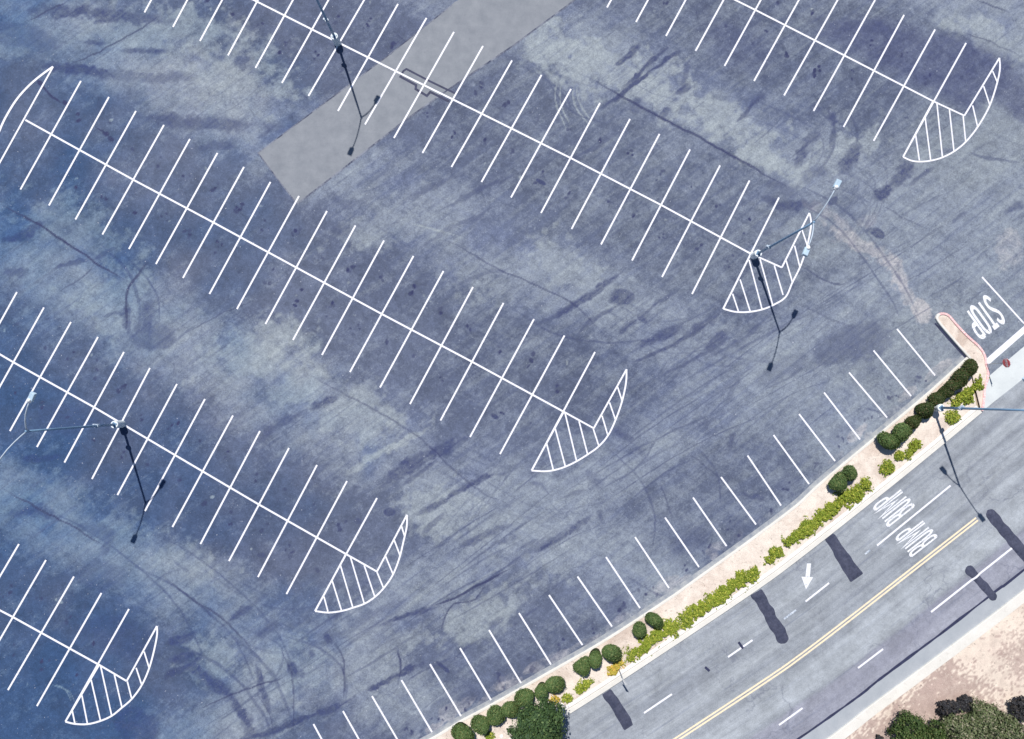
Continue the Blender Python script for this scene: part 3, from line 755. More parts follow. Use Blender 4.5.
mb.strip(tr([(215, 260), (240, 215), (270, 195), (510, 320), (770, 445)]), .17, .0075)
mb.strip(tr([(200, 268), (370, 360), (365, 400), (480, 470), (515, 430), (705, 525)]), .20, .0085)
o = mb.build('trench_cut', 'tar'); o['kind'] = 'structure'
mb = MB(); mb.poly(tr([(222, 255), (275, 205), (770, 455), (745, 500), (520, 420), (480, 462), (380, 400), (378, 350)]), .0055)
o = mb.build('trench_fill', 'patch'); o['kind'] = 'structure'

# ------------------------------------------------------------------ painted markings of the lot
LW = .142
def line_thing(name, pts, width, z, mat, label, cat, group=None):
    m = MB(); m.strip(pts, width, z); o = m.build(name, mat)
    return set_props(o, label, cat, group)

for rk, R in ROWS.items():
    for i, (a, b) in enumerate(R):
        line_thing('stall_line', GP([a, b]), LW, .010, 'white', f'{ORD[i]} white stall line from the hatched tip of {ROW_TEXT[rk]}', 'parking line', 'white stall lines of the five double rows')
for i, (a, b) in enumerate(KB):
    line_thing('kerb_bay_line', GP([a, b]), LW * .97, .010, 'white', f'{ORD[i]} white bay line along the planter kerb, counting from the planter nose', 'parking line', 'white bay lines along the planter kerb')

mid = lambda p: ((p[0][0] + p[1][0]) / 2, (p[0][1] + p[1][1]) / 2)
ISL = {
 'a': dict(o=(768, 0), P=(785, 463), T1=(540, 628), T2=(925, 232), O=(660, 405),
           arc=[(540, 628), (570, 642), (605, 647), (650, 643), (697, 630), (745, 605), (790, 568), (838, 508), (885, 425), (915, 335), (927, 275), (925, 232)],
           h=[((590, 540), (605, 642)), ((628, 470), (650, 640)), ((675, 412), (697, 628)), ((725, 437), (743, 603)), ((780, 465), (790, 566)), ((818, 422), (838, 508)), ((862, 345), (887, 422)), ((898, 285), (917, 330))]),
 'b': dict(o=(512, 185), P=(1079, 330), T1=(845, 495), T2=(1189, 112), O=(955, 275),
           arc=[(845, 495), (890, 507), (945, 508), (1000, 498), (1045, 480), (1094, 448), (1121, 390), (1151, 330), (1176, 258), (1192, 190), (1196, 145), (1189, 112)],
           h=[((882, 435), (905, 504)), ((912, 378), (952, 504)), ((948, 300), (1000, 497)), ((992, 297), (1042, 478)), ((1049, 322), (1084, 440)), ((1096, 302), (1121, 388)), ((1130, 243), (1151, 328)), ((1160, 180), (1180, 240))]),
 'c': dict(o=(512, 370), P=(327, 233), T1=(78, 402), T2=(458, -3), O=(207, 167),
           arc=[(78, 402), (130, 405), (170, 400), (215, 386), (258, 365), (302, 338), (347, 305), (385, 260), (415, 197), (440, 125), (456, 50), (458, -3)],
           h=[((138, 292), (165, 399)), ((173, 235), (213, 385)), ((212, 172), (258, 363)), ((268, 205), (302, 336)), ((325, 235), (347, 303)), ((360, 183), (383, 260)), ((390, 130), (413, 197)), ((422, 67), (440, 122))]),
 'd': dict(o=(256, 554), P=(484, 70), T1=(237, 228), T2=(604, -157), O=(360, 0),
           arc=[(237, 228), (290, 234), (345, 227), (390, 214), (435, 198), (475, 172), (512, 135), (548, 82), (574, 15), (590, -50), (603, -110), (604, -157)],
           h=[((272, 170), (288, 230)), ((305, 107), (342, 225)), ((338, 45), (387, 212)), ((378, 12), (433, 197)), ((433, 45), (475, 170)), ((484, 72), (510, 135)), ((518, 8), (548, 80)), ((553, -56), (576, 5)), ((582, -112), (595, -70))]),
 'e': dict(o=(0, 554), P=(507, 508), T1=(262, 670), T2=(628, 288), O=(397, 443),
           arc=[(262, 670), (300, 679), (350, 680), (400, 668), (447, 647), (487, 615), (527, 580), (567, 525), (597, 457), (618, 380), (629, 320), (628, 288)],
           h=[((290, 628), (300, 677)), ((328, 565), (350, 677)), ((365, 503), (402, 664)), ((403, 448), (447, 645)), ((458, 482), (488, 612)), ((510, 510), (527, 578)), ((545, 455), (567, 522)), ((577, 390), (597, 455))]),
}
ISL_TEXT = {'a': 'white hatched crescent ending the upper right row of stalls', 'b': 'white hatched crescent around a lamp post base', 'c': 'white hatched crescent without a lamp, ending the longest row mid lot',
            'd': 'white hatched crescent ending the row with the left lamp post', 'e': 'white hatched crescent ending the short lower left row'}
for k, I in ISL.items():
    ox, oy = I['o']
    W_ = lambda p: G(*Z(ox, oy, [p])[0])
    arc = catmull([W_(p) for p in I['arc']], .25)
    outline = [Vector(p) for p in arc] + [W_(I['P']).xy, ]
    m = MB()
    m.strip(arc, LW, .020)
    m.strip([W_(I['T2']), W_(I['P'])], LW, .0175)
    m.strip([W_(I['P']), W_(I['O'])], LW, .015)
    m.strip([W_(I['O']), W_(I['T1'])], LW, .0125)
    for i, (a, b) in enumerate(I['h']): m.strip([W_(a), W_(b)], LW * .85, .0145 + .0016)
    set_props(m.build('hatched_island', 'white'), ISL_TEXT[k], 'hatched marking', 'hatched crescents ending the stall rows')
    # spine of the row
    cl = [W_(I['O'])] + [G(*mid(r)) for r in ROWS[k][1:]]
    far = {'a': (575, -77), 'b': (110, -72), 'c': (25.5, 120), 'd': (-60, 319), 'e': (-60, 579)}[k]
    pts = [cl[0]] + [cl[i] for i in range(3, len(cl) - 1, 3)] + [G(*far)]
    line_thing('row_spine_line', pts, LW * 1.05, .0135, 'white', 'long white spine line of ' + ROW_TEXT[k], 'parking line', 'spine lines of the stall rows')
# crescent at the far end of the longest row
m = MB()
arc = catmull(GP(Z(0, 0, [(213, 267), (180, 290), (130, 330), (80, 382), (40, 440), (0, 520), (-60, 690)])), .25)
m.strip(arc, LW * 1.25, .020); m.strip(GP(Z(0, 0, [(213, 267), (0, 650), (-40, 722)])), LW, .0175); m.strip(GP([(-6, 150), (-12, 172)]), LW, .015)
set_props(m.build('hatched_island', 'white'), 'white curved crescent outline cut by the left edge beside the longest row', 'hatched marking', 'hatched crescents ending the stall rows')

# ------------------------------------------------------------------ kerbs and planter
# lot side gutter and kerb: the curve runs from lower left to upper right, its left is the lot
i0 = 0
m = MB(); A = offset(C_LOT, .34); B = offset(C_LOT, -.02)
m.ribbon(B, A, .0045); 
m.f = [f[::-1] for f in m.f]
o = m.build('lot_gutter', 'lot_gutter'); o['kind'] = 'structure'
o = kerb('lot_kerb', C_LOT, 0, -.20, -.05, .13, 'kerb'); o['kind'] = 'structure'
# road side: kerb, joint and mow strip up to the driveway mouth
up_px = [p for p in ROAD_UP if p[0] < 985] + [(981, 412.5)]
C_UPK = curve_w(up_px)
o = kerb('road_kerb', C_UPK, 0, .40, -.05, .14, 'kerb'); o['kind'] = 'structure'
o = kerb('mow_strip', C_UPK, .43, .76, -.05, .128, 'kerb_pale'); o['kind'] = 'structure'
# planter ground between them (up to the end of the bed) and its nose
end_px = [(966, 357), (969.5, 360), (984, 372), (985.5, 384), (981, 403)]
n = 160
A = resample(offset(C_LOT, -.19), n); B = resample(offset(C_UPK, .75), n)
m = MB(); m.ribbon(B, A, .115)
m.f = [f for f in m.f]
NOSE_L = [(968.5, 359.5), (966, 356.5), (947.5, 335.5), (936, 321.5), (934.8, 317), (937.5, 313.6), (942.5, 312.8), (948.5, 315.3), (957, 325), (967, 335.5), (978.5, 346), (984.3, 355), (986, 364), (988, 372), (987, 380), (984.5, 388), (983.8, 398), (982, 411)]
nose = catmull(GP(NOSE_L), .15)
nose_in = offset(nose, -.17)
m.poly(nose_in[4:], .112)
o = m.build('planter_bed', 'soil'); o['kind'] = 'structure'
sp = min(range(len(nose)), key=lambda i: (nose[i] - G(937.5, 313.6).xy).length)
o = kerb('nose_kerb', nose[:sp + 1], 0, -.19, -.05, .19, 'kerb'); o['kind'] = 'structure'
o = kerb('red_kerb', nose[sp:], 0, -.19, -.05, .188, 'red_kerb'); o['kind'] = 'structure'
m = MB(); m.strip(GP([(966.5, 357.7), (947, 336.2), (935.4, 322.8)]), .17, .006, bias=.05)  # dark strip along the left foot of the nose kerb
o = m.build('nose_dark_strip', 'tar'); o['kind'] = 'structure'

# driveway mouth: concrete pan along the road
pan_lot = [(981.5, 383), (988, 377), (1024, 346.5), (1150, 243), (1900, -365)]
pan_road = [(981.5, 412), (988, 406.5), (1024, 378), (1150, 277), (1900, -330)]
m = MB(); A = resample(catmull(GP(pan_lot)), 80); B = resample(catmull(GP(pan_road)), 80)
m.ribbon(B, A, .0045); 
m.f = [f for f in m.f]
o = m.build('driveway_apron', 'apron'); o['kind'] = 'structure'

# ------------------------------------------------------------------ road
NR, NC = 420, 28
A = resample(C_UP, NR); B = resample(C_SEAM, NR)
# match stations across the road: project each upper station square onto the seam
sm = np.array([(p.x, p.y) for p in resample(C_SEAM, 6000)])
Bn = []
tang = [(A[min(i + 1, NR - 1)] - A[max(i - 1, 0)]).normalized() for i in range(NR)]
for p, t in zip(A, tang):
    d = sm - np.array((p.x, p.y)); al = np.abs(d @ np.array((t.x, t.y))); Bn.append(Vector(sm[np.argmin(al)]))
V, Fc, UV = [], [], []
s = 0
for i in range(NR):
    if i: s += (A[i] - A[i - 1]).length
    wd = (Bn[i] - A[i]).length
    for j in range(NC + 1):
        p = A[i].lerp(Bn[i], j / NC); V.append((p.x, p.y, 0.0)); UV.append((s, wd * j / NC))
for i in range(NR - 1):
    for j in range(NC):
        a = i * (NC + 1) + j; Fc.append((a, a + 1, a + NC + 2, a + NC + 1))
road = mesh_obj('road', V, Fc, 'road'); road['kind'] = 'structure'
ul = road.data.uv_layers.new(name='UVMap')
li = np.empty(len(road.data.loops), np.int32); road.data.loops.foreach_get('vertex_index', li)
ul.data.foreach_set('uv', np.array(UV, np.float32)[li].ravel())
# far side gutter, tar seam, kerb
m = MB(); m.ribbon(resample(offset(C_FAR, -.05), 400), resample(C_SEAM, 400), .003)
o = m.build('road_gutter', 'gutter'); o['kind'] = 'structure'
m = MB(); m.strip(offset(C_SEAM, .02), .20, .0075)
for i, v in enumerate(m.v):
    p = np.array(v[:2]); nz = fbm(np.array([v[0] * .9]), np.array([v[1] * .9]), 1)[0] - .5
    c_ = C_SEAM[i // 2]; k = 1 + nz * 1.3
    m.v[i] = (c_.x + (v[0] - c_.x) * k, c_.y + (v[1] - c_.y) * k, v[2])
o = m.build('road_seam', 'tar'); o['kind'] = 'structure'
o = kerb('far_kerb', C_FAR, 0, -.80, -.05, .14, 'kerb'); o['kind'] = 'structure'

# earth verge beyond the far kerb
vx = axis(G(820, 739).x, G(1040, 560).x, .16, -90, 160); vy = axis(G(1024, 745).y, G(1030, 570).y, .16, -170, 100)
VX, VY = np.meshgrid(vx, vy); VPX, VPY = to_px(VX, VY)
fk = offset(C_FAR, -.72)
fpx, fpy = to_px(np.array([p.x for p in fk]), np.array([p.y for p in fk]))
o_ = np.argsort(fpx)
keep = VPY > np.interp(VPX, fpx[o_], fpy[o_], left=1e9, right=1e9)
X_, Y_ = VX, VY
hump = fbm(VX * .35, VY * .35, 2) * .10 + fbm(VX * 1.6, VY * 1.6, 4) * .05
def poly_mask(px_pts):
    ins = np.zeros(VX.shape, bool)
    x = VPX + (fbm(VX * .5, VY * .5, 6, 6) - .5) * 40 + RNG.normal(0, 9, VX.shape); y = VPY + (fbm(VX * .5, VY * .5, 7, 6) - .5) * 40 + RNG.normal(0, 9, VX.shape)
    for (ax, ay), (bx, by) in zip(px_pts, px_pts[1:] + px_pts[:1]):
        with np.errstate(divide='ignore', invalid='ignore'):
            ins ^= ((ay > y) != (by > y)) & (x < (bx - ax) * (y - ay) / (by - ay + 1e-9) + ax)
    return ins.astype(float)
mul = np.maximum(poly_mask([(700, 860), (845, 742), (936, 666), (975, 665), (981, 700), (1003, 706), (1030, 720), (1100, 760), (1100, 1000), (700, 1000)]) * .95, poly_mask([(996, 640), (1024, 628), (1060, 640), (1060, 690), (1024, 685), (1010, 668)]) * .75)
mul = np.maximum(mul, np.clip((fbm(VX * .12, VY * .12, 1) - .45) * 3, 0, .8) * (VPX > 1045))
ny2, nx2 = VX.shape
idx = np.arange(nx2 * ny2).reshape(ny2, nx2)
kc = (keep[:-1, :-1].astype(int) + keep[1:, :-1] + keep[:-1, 1:] + keep[1:, 1:]) >= 1
Vv = np.stack([VX.ravel(), VY.ravel(), (.085 + hump * np.clip((VPY - np.interp(VPX, fpx[o_], fpy[o_])) / 30, 0, 1)).ravel()], -1)
verge = mesh_obj('earth_verge', Vv.tolist(), np.stack([idx[:-1, :-1], idx[:-1, 1:], idx[1:, 1:], idx[1:, :-1]], -1)[kc].tolist(), 'verge', smooth=True)
at = verge.data.attributes.new('mulch', 'FLOAT', 'POINT'); at.data.foreach_set('value', mul.ravel().astype(np.float32))
verge['kind'] = 'structure'

# ------------------------------------------------------------------ road markings
C_Y = curve_w(YELLOW)
m = MB(); m.strip(offset(C_Y, .125), .14, .006); m.strip(offset(C_Y, -.125), .14, .006)
set_props(m.build('double_yellow_line', 'yellow'), 'double yellow centre line along the road, ending below the lamp shadow', 'road line')
DASH = [((644, 713), (672, 694), 'white', 'white lane dash beside the squared speed bump nearest the tree'), ((728, 657), (752.5, 640), 'white', 'white lane dash in front of the bump with the small skid mark on it'),
        ((805.5, 601.5), (829, 583), 'white', 'short white lane dash next to the white arrow'), ((784, 619), (796, 610), 'faded', 'faded stub of lane dash between bump and white arrow'),
        ((865, 554), (870, 550), 'faded', 'tiny faded dash stub just past the bump near the lettering'), ((877, 545.5), (950.5, 485.5), 'white', 'long thin white line between the two painted BUMP words'),
        ((779, 725), (802.5, 708), 'white', 'white dash on the lower lane nearest the bottom edge'), ((858, 668), (883, 649), 'white', 'white dash on the lower lane midway along the dark strip'),
        ((931, 612), (1012, 548), 'white', 'long white line crossing the rounded far-side speed bump')]
DASH[1] = DASH[1][:3] + ('white lane dash crossed by a small black skid mark',)
for a, b, mt, lb in DASH:
    z = .0065 if lb.startswith('long white line crossing') is False else .075
    if z > .05:
        continue
    line_thing('lane_dash', GP([a, b]), .15, .0065, mt, lb, 'road line', 'white dashes on the road')
DA, DB = G(931, 612), G(1012, 548)
# short black skid marks on the road
for p, q, lb in (((738.5, 642), (743, 648.5), 'short black skid mark over a white lane dash'), ((705, 667), (709.5, 671), 'short black skid mark lying alone between two lane dashes')):
    line_thing('skid_mark', GP([p, q]), .2, .0105, 'tar', lb, 'skid mark', 'short black skid marks on the road')
m = MB(); m.poly(GP([(807, 563.4), (811, 563.4), (809.8, 576.8), (805.4, 576.6)]), .0065); m.poly(GP([(801.3, 576.6), (813, 577.2), (806, 589.3)]), .0085)
set_props(m.build('lane_arrow', 'letter'), 'white painted arrow on the road beside the planter kerb', 'road arrow')
line_thing('stop_bar', GP([(986.5, 362.5), (1024, 329.8), (1075, 286)]), .50, .0105, 'white', 'wide white stop bar across the driveway beside the stop sign', 'road line')
line_thing('driveway_line', GP([(982, 277), (1024, 323.5)]), LW, .0085, 'white', 'white line along the driveway beside the STOP lettering', 'road line')

GLYPH = {
 'S': [[(.92, .80), (.80, .93), (.55, 1), (.25, .95), (.08, .82), (.12, .66), (.40, .54), (.70, .44), (.92, .30), (.88, .13), (.62, 0), (.30, .02), (.06, .18)]],
 'T': [[(0, .97), (1, .97)], [(.5, .97), (.5, 0)]],
 'O': [[(.5, 1), (.2, .93), (.08, .75), (.08, .25), (.2, .07), (.5, 0), (.8, .07), (.92, .25), (.92, .75), (.8, .93), (.5, 1)]],
 'P': [[(.1, 0), (.1, 1)], [(.1, .98), (.6, .98), (.9, .88), (.92, .68), (.7, .52), (.1, .50)]],
 'B': [[(.1, 0), (.1, 1)], [(.1, .98), (.6, .98), (.88, .88), (.86, .64), (.60, .52), (.1, .52)], [(.60, .52), (.90, .38), (.92, .14), (.64, .02), (.1, .02)]],
 'U': [[(.1, 1), (.1, .25), (.25, .05), (.5, 0), (.75, .05), (.9, .25), (.9, 1)]],
 'M': [[(.06, 0), (.06, 1), (.5, .35), (.94, 1), (.94, 0)]],
}
KL = 2.0                                       # road letters are stretched along the lane
def painted_word(name, word, A, E, U, sw, label, gap=.2):
    """A: baseline start, E: baseline end, U: upward vector, all in survey pixels"""
    a = G(*A); e = G(*E); u = G(A[0] + U[0], A[1] + U[1]) - a; r = e - a
    wts = [{'M': 1.35, 'T': .9}.get(ch, .95) for ch in word]; m = MB(); z = .0065
    for i, ch in enumerate(word):
        cell = wts[i] / sum(wts); start = sum(wts[:i]) / sum(wts)
        for k, st in enumerate(GLYPH[ch]):
            st = [Vector((x * (1 - gap) * r.length * cell, y * u.length / KL)) for x, y in st]
            if len(st) > 4 and ch != 'M': st = catmull(st, .05)
            q = MB(); q.strip(st, sw, 0)
            b0 = len(m.v)
            for x, y, _z in q.v:
                p = a + r * (start + gap / 2 * cell + x / r.length) + u * (y * KL / u.length)
                m.v.append((p.x, p.y, z + .0018 * k + .0009 * (i % 2)))
            m.f += [tuple(b0 + j for j in f) for f in q.f]
    set_props(m.build(name, 'letter'), label, 'pavement lettering')
painted_word('stop_lettering', 'STOP', (988.6, 295), (962, 315), (17.5, 24.5), .20, 'tall white STOP lettering painted on the driveway before the stop bar')
painted_word('bump_lettering', 'BUMP', (914.6, 507), (898, 486), (-25.5, 20.2), .142, 'white BUMP lettering in the lane next to the planter kerb')
painted_word('bump_lettering', 'BUMP', (937.4, 537.6), (920, 517.2), (-25.2, 19.6), .138, 'white BUMP lettering in the lane next to the yellow line')

# ------------------------------------------------------------------ speed bumps
def hump(name, px_a, px_b, width_px, label, round_a=True, round_b=True, flare=1.0):
    a, b = G(*px_a).xy, G(*px_b).xy
    d = (b - a); L = d.length; d.normalize(); nrm = Vector((-d.y, d.x)); hw = width_px / 12 / 2
    NS, NW = 36, 8
    V, Fa = [], []
    for i in range(NS + 1):
        s = i / NS * L
        w_ = hw * (1 + (flare - 1) * (i / NS) ** 3)
        for on, dist in ((round_a, s), (round_b, L - s)):
            if on and dist < hw: w_ *= math.sqrt(max(1 - (1 - dist / hw) ** 2, .02))
            elif not on and dist < .12: w_ *= .9 + .1 * dist / .12
        jl = (vnoise(np.array([s * 1.7 + a.x]), np.array([a.y]), 3)[0] - .5) * .2; jr = (vnoise(np.array([s * 1.7 + a.x]), np.array([a.y + 9]), 3)[0] - .5) * .2
        endz = min(1, s / .35, (L - s) / .35)
        for j in range(NW + 1):
            t = j / NW * 2 - 1
            off = t * w_ + (jl if t < 0 else jr) * abs(t)
            p = a + d * s + nrm * off
            V.append((p.x, p.y, .003 + .065 * (1 - t * t) * max(endz, 0)))
    for i in range(NS):
        for j in range(NW):
            k = i * (NW + 1) + j; Fa.append((k, k + NW + 1, k + NW + 2, k + 1))
    o = mesh_obj(name, V, Fa, 'bump', smooth=True)
    return set_props(o, label, 'speed bump', 'black speed bumps across the road')
hump('speed_bump', (606.5, 691.5), (629, 727.5), 11, 'black asphalt speed bump nearest the dark green tree', False, False, 1.05)
hump('speed_bump', (756, 592), (785.5, 643), 12, 'long black speed bump below the yellow groundcover, left of the white arrow', False, True)
hump('speed_bump', (827.5, 534.5), (857, 578), 11.5, 'black speed bump with flared end between arrow and BUMP lettering', True, False, 1.35)
hump('speed_bump', (987.5, 510), (1040, 574), 11.5, 'long wavy edged black speed bump cut by the right edge', True, True)
be = hump('speed_bump', (967, 566.5), (995.5, 600), 9.2, 'short round ended black speed bump on the far side lane under a white line', True, True)
# the long white line runs over that last bump
m = MB(); N_ = 60; dv = (DB - DA).xy; ln = dv.length; dv.normalize(); nv = Vector((-dv.y, dv.x))
ba, bb = G(967, 566.5).xy, G(995.5, 600).xy; bd = (bb - ba).normalized(); bn = Vector((-bd.y, bd.x))
for i in range(N_ + 1):
    p = DA.xy.lerp(DB.xy, i / N_)
    t = (p - ba).dot(bn) / (9.2 / 24); z = .0065 + (.071 * max(1 - t * t, 0) if abs(t) < 1.15 else 0) + (.004 if abs(t) < 1.3 else 0)
    q1, q2 = p + nv * .08, p - nv * .08
    m.v += [(q1.x, q1.y, z), (q2.x, q2.y, z)]
    if i: k = 2 * i; m.f.append((k - 2, k - 1, k + 1, k))
set_props(m.build('lane_dash', 'white'), 'long white line crossing the short round ended speed bump', 'road line', 'white dashes on the road')

# ------------------------------------------------------------------ lamp posts
POLE_H = 9.85
def make_lamp(loc, rz):
    root = empty('lamp_post', loc, rz)
    bm = bmesh.new()
    tube(bm, [(0, 0, -.1), (0, 0, .97), (0, 0, 1.0)], [.31, .31, .29], 28)
    bm_obj('pedestal', bm, 'pedestal', root)
    bm = bmesh.new(); box(bm, (.34, .34, .04), Matrix.Translation((0, 0, 1.02)), .01); 
    for sx in (-1, 1):
        for sy in (-1, 1): tube(bm, [(sx * .12, sy * .12, 1.03), (sx * .12, sy * .12, 1.10)], .018, 6)
    bm_obj('base_plate', bm, 'pole', root)
    bm = bmesh.new(); tube(bm, [(0, 0, 1.0), (0, 0, 4), (0, 0, 7), (0, 0, POLE_H)], [.105, .095, .083, .07], 14)
    tube(bm, [(0, 0, POLE_H - .12), (0, 0, POLE_H + .10), (0, 0, POLE_H + .14)], [.085, .085, .03], 12)
    bm_obj('shaft', bm, 'pole', root, True)
    bm = bmesh.new()
    tube(bm, [(0, 0, 2.95), (0, 0, 3.15)], .155, 16)
    b = bm_obj('clamp', bm, 'arm', root)
    bm = bmesh.new(); box(bm, (.16, .16, .26), Matrix.Translation((-.02, .20, 3.06)), .02)
    bm_obj('junction_box', bm, 'arm', root)
    for sg in (1, -1):
        bm = bmesh.new()
        path = [(0, 0, POLE_H - .02), (sg * .30, 0, POLE_H + .26), (sg * .75, 0, POLE_H + .58), (sg * 1.25, 0, POLE_H + .85), (sg * 1.8, 0, POLE_H + 1.02), (sg * 2.2, 0, POLE_H + 1.08)]
        tube(bm, path, [.052, .05, .046, .044, .042, .042], 10)
        arm = bm_obj('arm', bm, 'arm', root, True)
        T = Matrix.Translation((sg * 2.52, 0, POLE_H + 1.10)) @ Matrix.Rotation(-sg * .12, 4, 'Y')
        bm = bmesh.new(); box(bm, (.66, .40, .17), T, .04, .82)
        head = bm_obj('lamp_head', bm, 'head', root)
        bm = bmesh.new(); box(bm, (.50, .30, .03), T @ Matrix.Translation((0, 0, -.095)), .008)
        bm_obj('lens', bm, 'lens', head)
        bm = bmesh.new()
        tube(bm, [(sg * 2.10, 0, POLE_H + 1.07), (sg * 2.30, 0, POLE_H + 1.11)], [.10, .13], 14)
        bmesh.ops.create_uvsphere(bm, u_segments=12, v_segments=8, radius=.13, matrix=Matrix.Translation((sg * 2.26, 0, POLE_H + 1.16)))
        bm_obj('collar', bm, 'whitecap', head, True)
    return root
def dup(root, loc, rz):
    r = root.copy(); COL.objects.link(r); r.location = loc; r.rotation_euler = (0, 0, rz)
    for ch in root.children:
        c = ch.copy(); COL.objects.link(c); c.parent = r
        for g in ch.children:
            d = g.copy(); COL.objects.link(d); d.parent = c
    return r
ra = math.atan2(.901, .434); rb = math.atan2(-.787, .616)
L0 = make_lamp(G(122, 424), ra)
bpy.context.view_layer.update()
POSTS = [(L0, 'double armed lamp post leaning out over stalls beside the left edge'), (dup(L0, G(337.5, 43), ra), 'double armed lamp post beside the pale slab, cut by the top edge'),
         (dup(L0, G(753.5, 256), ra), 'double armed lamp post standing at a hatched crescent'), (dup(L0, G(932, 407.5), rb), 'double armed lamp post in the planter among shrubs, cut by the right edge')]
for o, lb in POSTS: set_props(o, lb, 'lamp post', 'double armed lamp posts')
POSTS[3][0].location.z = .10

# ------------------------------------------------------------------ signs
def text_mesh(body, size, name, mat, parent, loc, rot):
    cu = bpy.data.curves.new('letters', 'FONT'); cu.body = body; cu.size = size; cu.align_x = 'CENTER'; cu.align_y = 'CENTER'; cu.extrude = .002
    cu.offset = .008
    t = bpy.data.objects.new('letters', cu); COL.objects.link(t)
    dg = bpy.context.evaluated_depsgraph_get(); me = bpy.data.meshes.new_from_object(t.evaluated_get(dg))
    bpy.data.objects.remove(t)
    me.materials.clear(); me.materials.append(MAT[mat])
    o = bpy.data.objects.new(name, me); COL.objects.link(o); o.parent = parent; o.location = loc; o.rotation_euler = rot
    return o
def plate(name, n, r, th, rot0, mat, parent, sx=1.0):
    bm = bmesh.new()
    vs = [bm.verts.new((sx * r * math.cos(rot0 + 2 * math.pi * i / n), -th / 2, r * math.sin(rot0 + 2 * math.pi * i / n))) for i in range(n)]
    f = bm.faces.new(vs); e = bmesh.ops.extrude_face_region(bm, geom=[f])
    bmesh.ops.translate(bm, verts=[v for v in e['geom'] if isinstance(v, bmesh.types.BMVert)], vec=(0, th, 0))
    bmesh.ops.recalc_face_normals(bm, faces=bm.faces)
    return bm_obj(name, bm, mat, parent)
nface = math.atan2(-.20, -.98)                     # faces the drivers leaving the lot
ss = empty('stop_sign', G(985.4, 364.3, .10), nface + math.pi / 2, 'red octagonal stop sign on a thin post at the end of the planter', 'stop sign')
bm = bmesh.new(); tube(bm, [(0, .05, 0), (0, .05, 2.45)], .032, 8); bm_obj('post', bm, 'post', ss)
rim = plate('sign_rim', 8, .40, .012, math.pi / 8, 'sign_white', ss); rim.location = (0, 0, 2.12)
face = plate('sign_face', 8, .372, .012, math.pi / 8, 'sign_red', ss); face.location = (0, -.007, 2.12)
back = plate('sign_back', 8, .395, .006, math.pi / 8, 'sign_back', ss); back.location = (0, .010, 2.12)
text_mesh('STOP', .27, 'lettering', 'sign_white', face, (0, -.009, 0), (math.pi / 2, 0, 0))
sr = empty('road_sign', G(618.5, 668, .11), math.atan2(.66, .75), 'small sign on a thin post between groundcover clump and road kerb', 'road sign')
bm = bmesh.new(); tube(bm, [(0, 0, 0), (0, 0, 2.75)], .026, 8); bm_obj('post', bm, 'post', sr)
pl = plate('sign_plate', 4, .42, .012, 0, 'sign_white', sr); pl.rotation_euler = (0, 0, math.pi / 2); pl.location = (.035, 0, 2.5)
for p, lb in (((562, 705), 'small white round lid in the sand beside the tree crown'), ((501.5, 736), 'small white round lid in the sand at the bottom edge')):
    bm = bmesh.new(); q_ = G(*p, .115); tube(bm, [(q_.x, q_.y, .09), (q_.x, q_.y, .15), (q_.x, q_.y, .16)], [.13, .13, .11], 16)
    set_props(bm_obj('ground_lid', bm, 'lid'), lb, 'lid', 'white lids in the planter')

# ------------------------------------------------------------------ plants
def leaves(centres, normals, size, rng, jitter=.9, aspect=1.7):
    n = len(centres)
    nr = normals + rng.normal(0, jitter, (n, 3)); nr /= np.linalg.norm(nr, axis=1)[:, None] + 1e-9
    t = np.cross(nr, rng.normal(0, 1, (n, 3))); t /= np.linalg.norm(t, axis=1)[:, None] + 1e-9
    b = np.cross(nr, t)
    s = size * rng.uniform(.6, 1.35, n)[:, None]
    t = t * s * aspect / 2; b = b * s / 2
    v = np.stack([centres - t, centres - t * .1 - b, centres + t, centres - t * .1 + b], 1).reshape(-1, 3)
    f = np.arange(4 * n).reshape(n, 4)
    return v, f

def ico(radius, sub=3):
    bm = bmesh.new(); bmesh.ops.create_icosphere(bm, subdivisions=sub, radius=radius)
    v = np.array([x.co[:] for x in bm.verts]); f = [[q.index for q in g.verts] for g in bm.faces]; bm.free()
    return v, f

def two_mat_obj(name, cv, cf, lv, lf, m_core, m_leaf):
    V = np.vstack([cv, lv]); Fs = [list(x) for x in cf] + (lf + len(cv)).tolist()
    o = mesh_obj(name, V.tolist(), Fs, [m_core, m_leaf])
    mi = np.zeros(len(Fs), np.int32); mi[len(cf):] = 1
    o.data.polygons.foreach_set('material_index', mi)
    return o

def lumpy(dirs, rng, amp, k=4):
    """radius factor over directions: a few broad lobes plus finer unevenness"""
    ax = rng.normal(0, 1, (k, 3)); ax /= np.linalg.norm(ax, axis=1)[:, None]
    r = np.ones(len(dirs))
    for a in ax: r += amp * np.exp(-((1 - dirs @ a) / .25)) - amp * .25
    return r

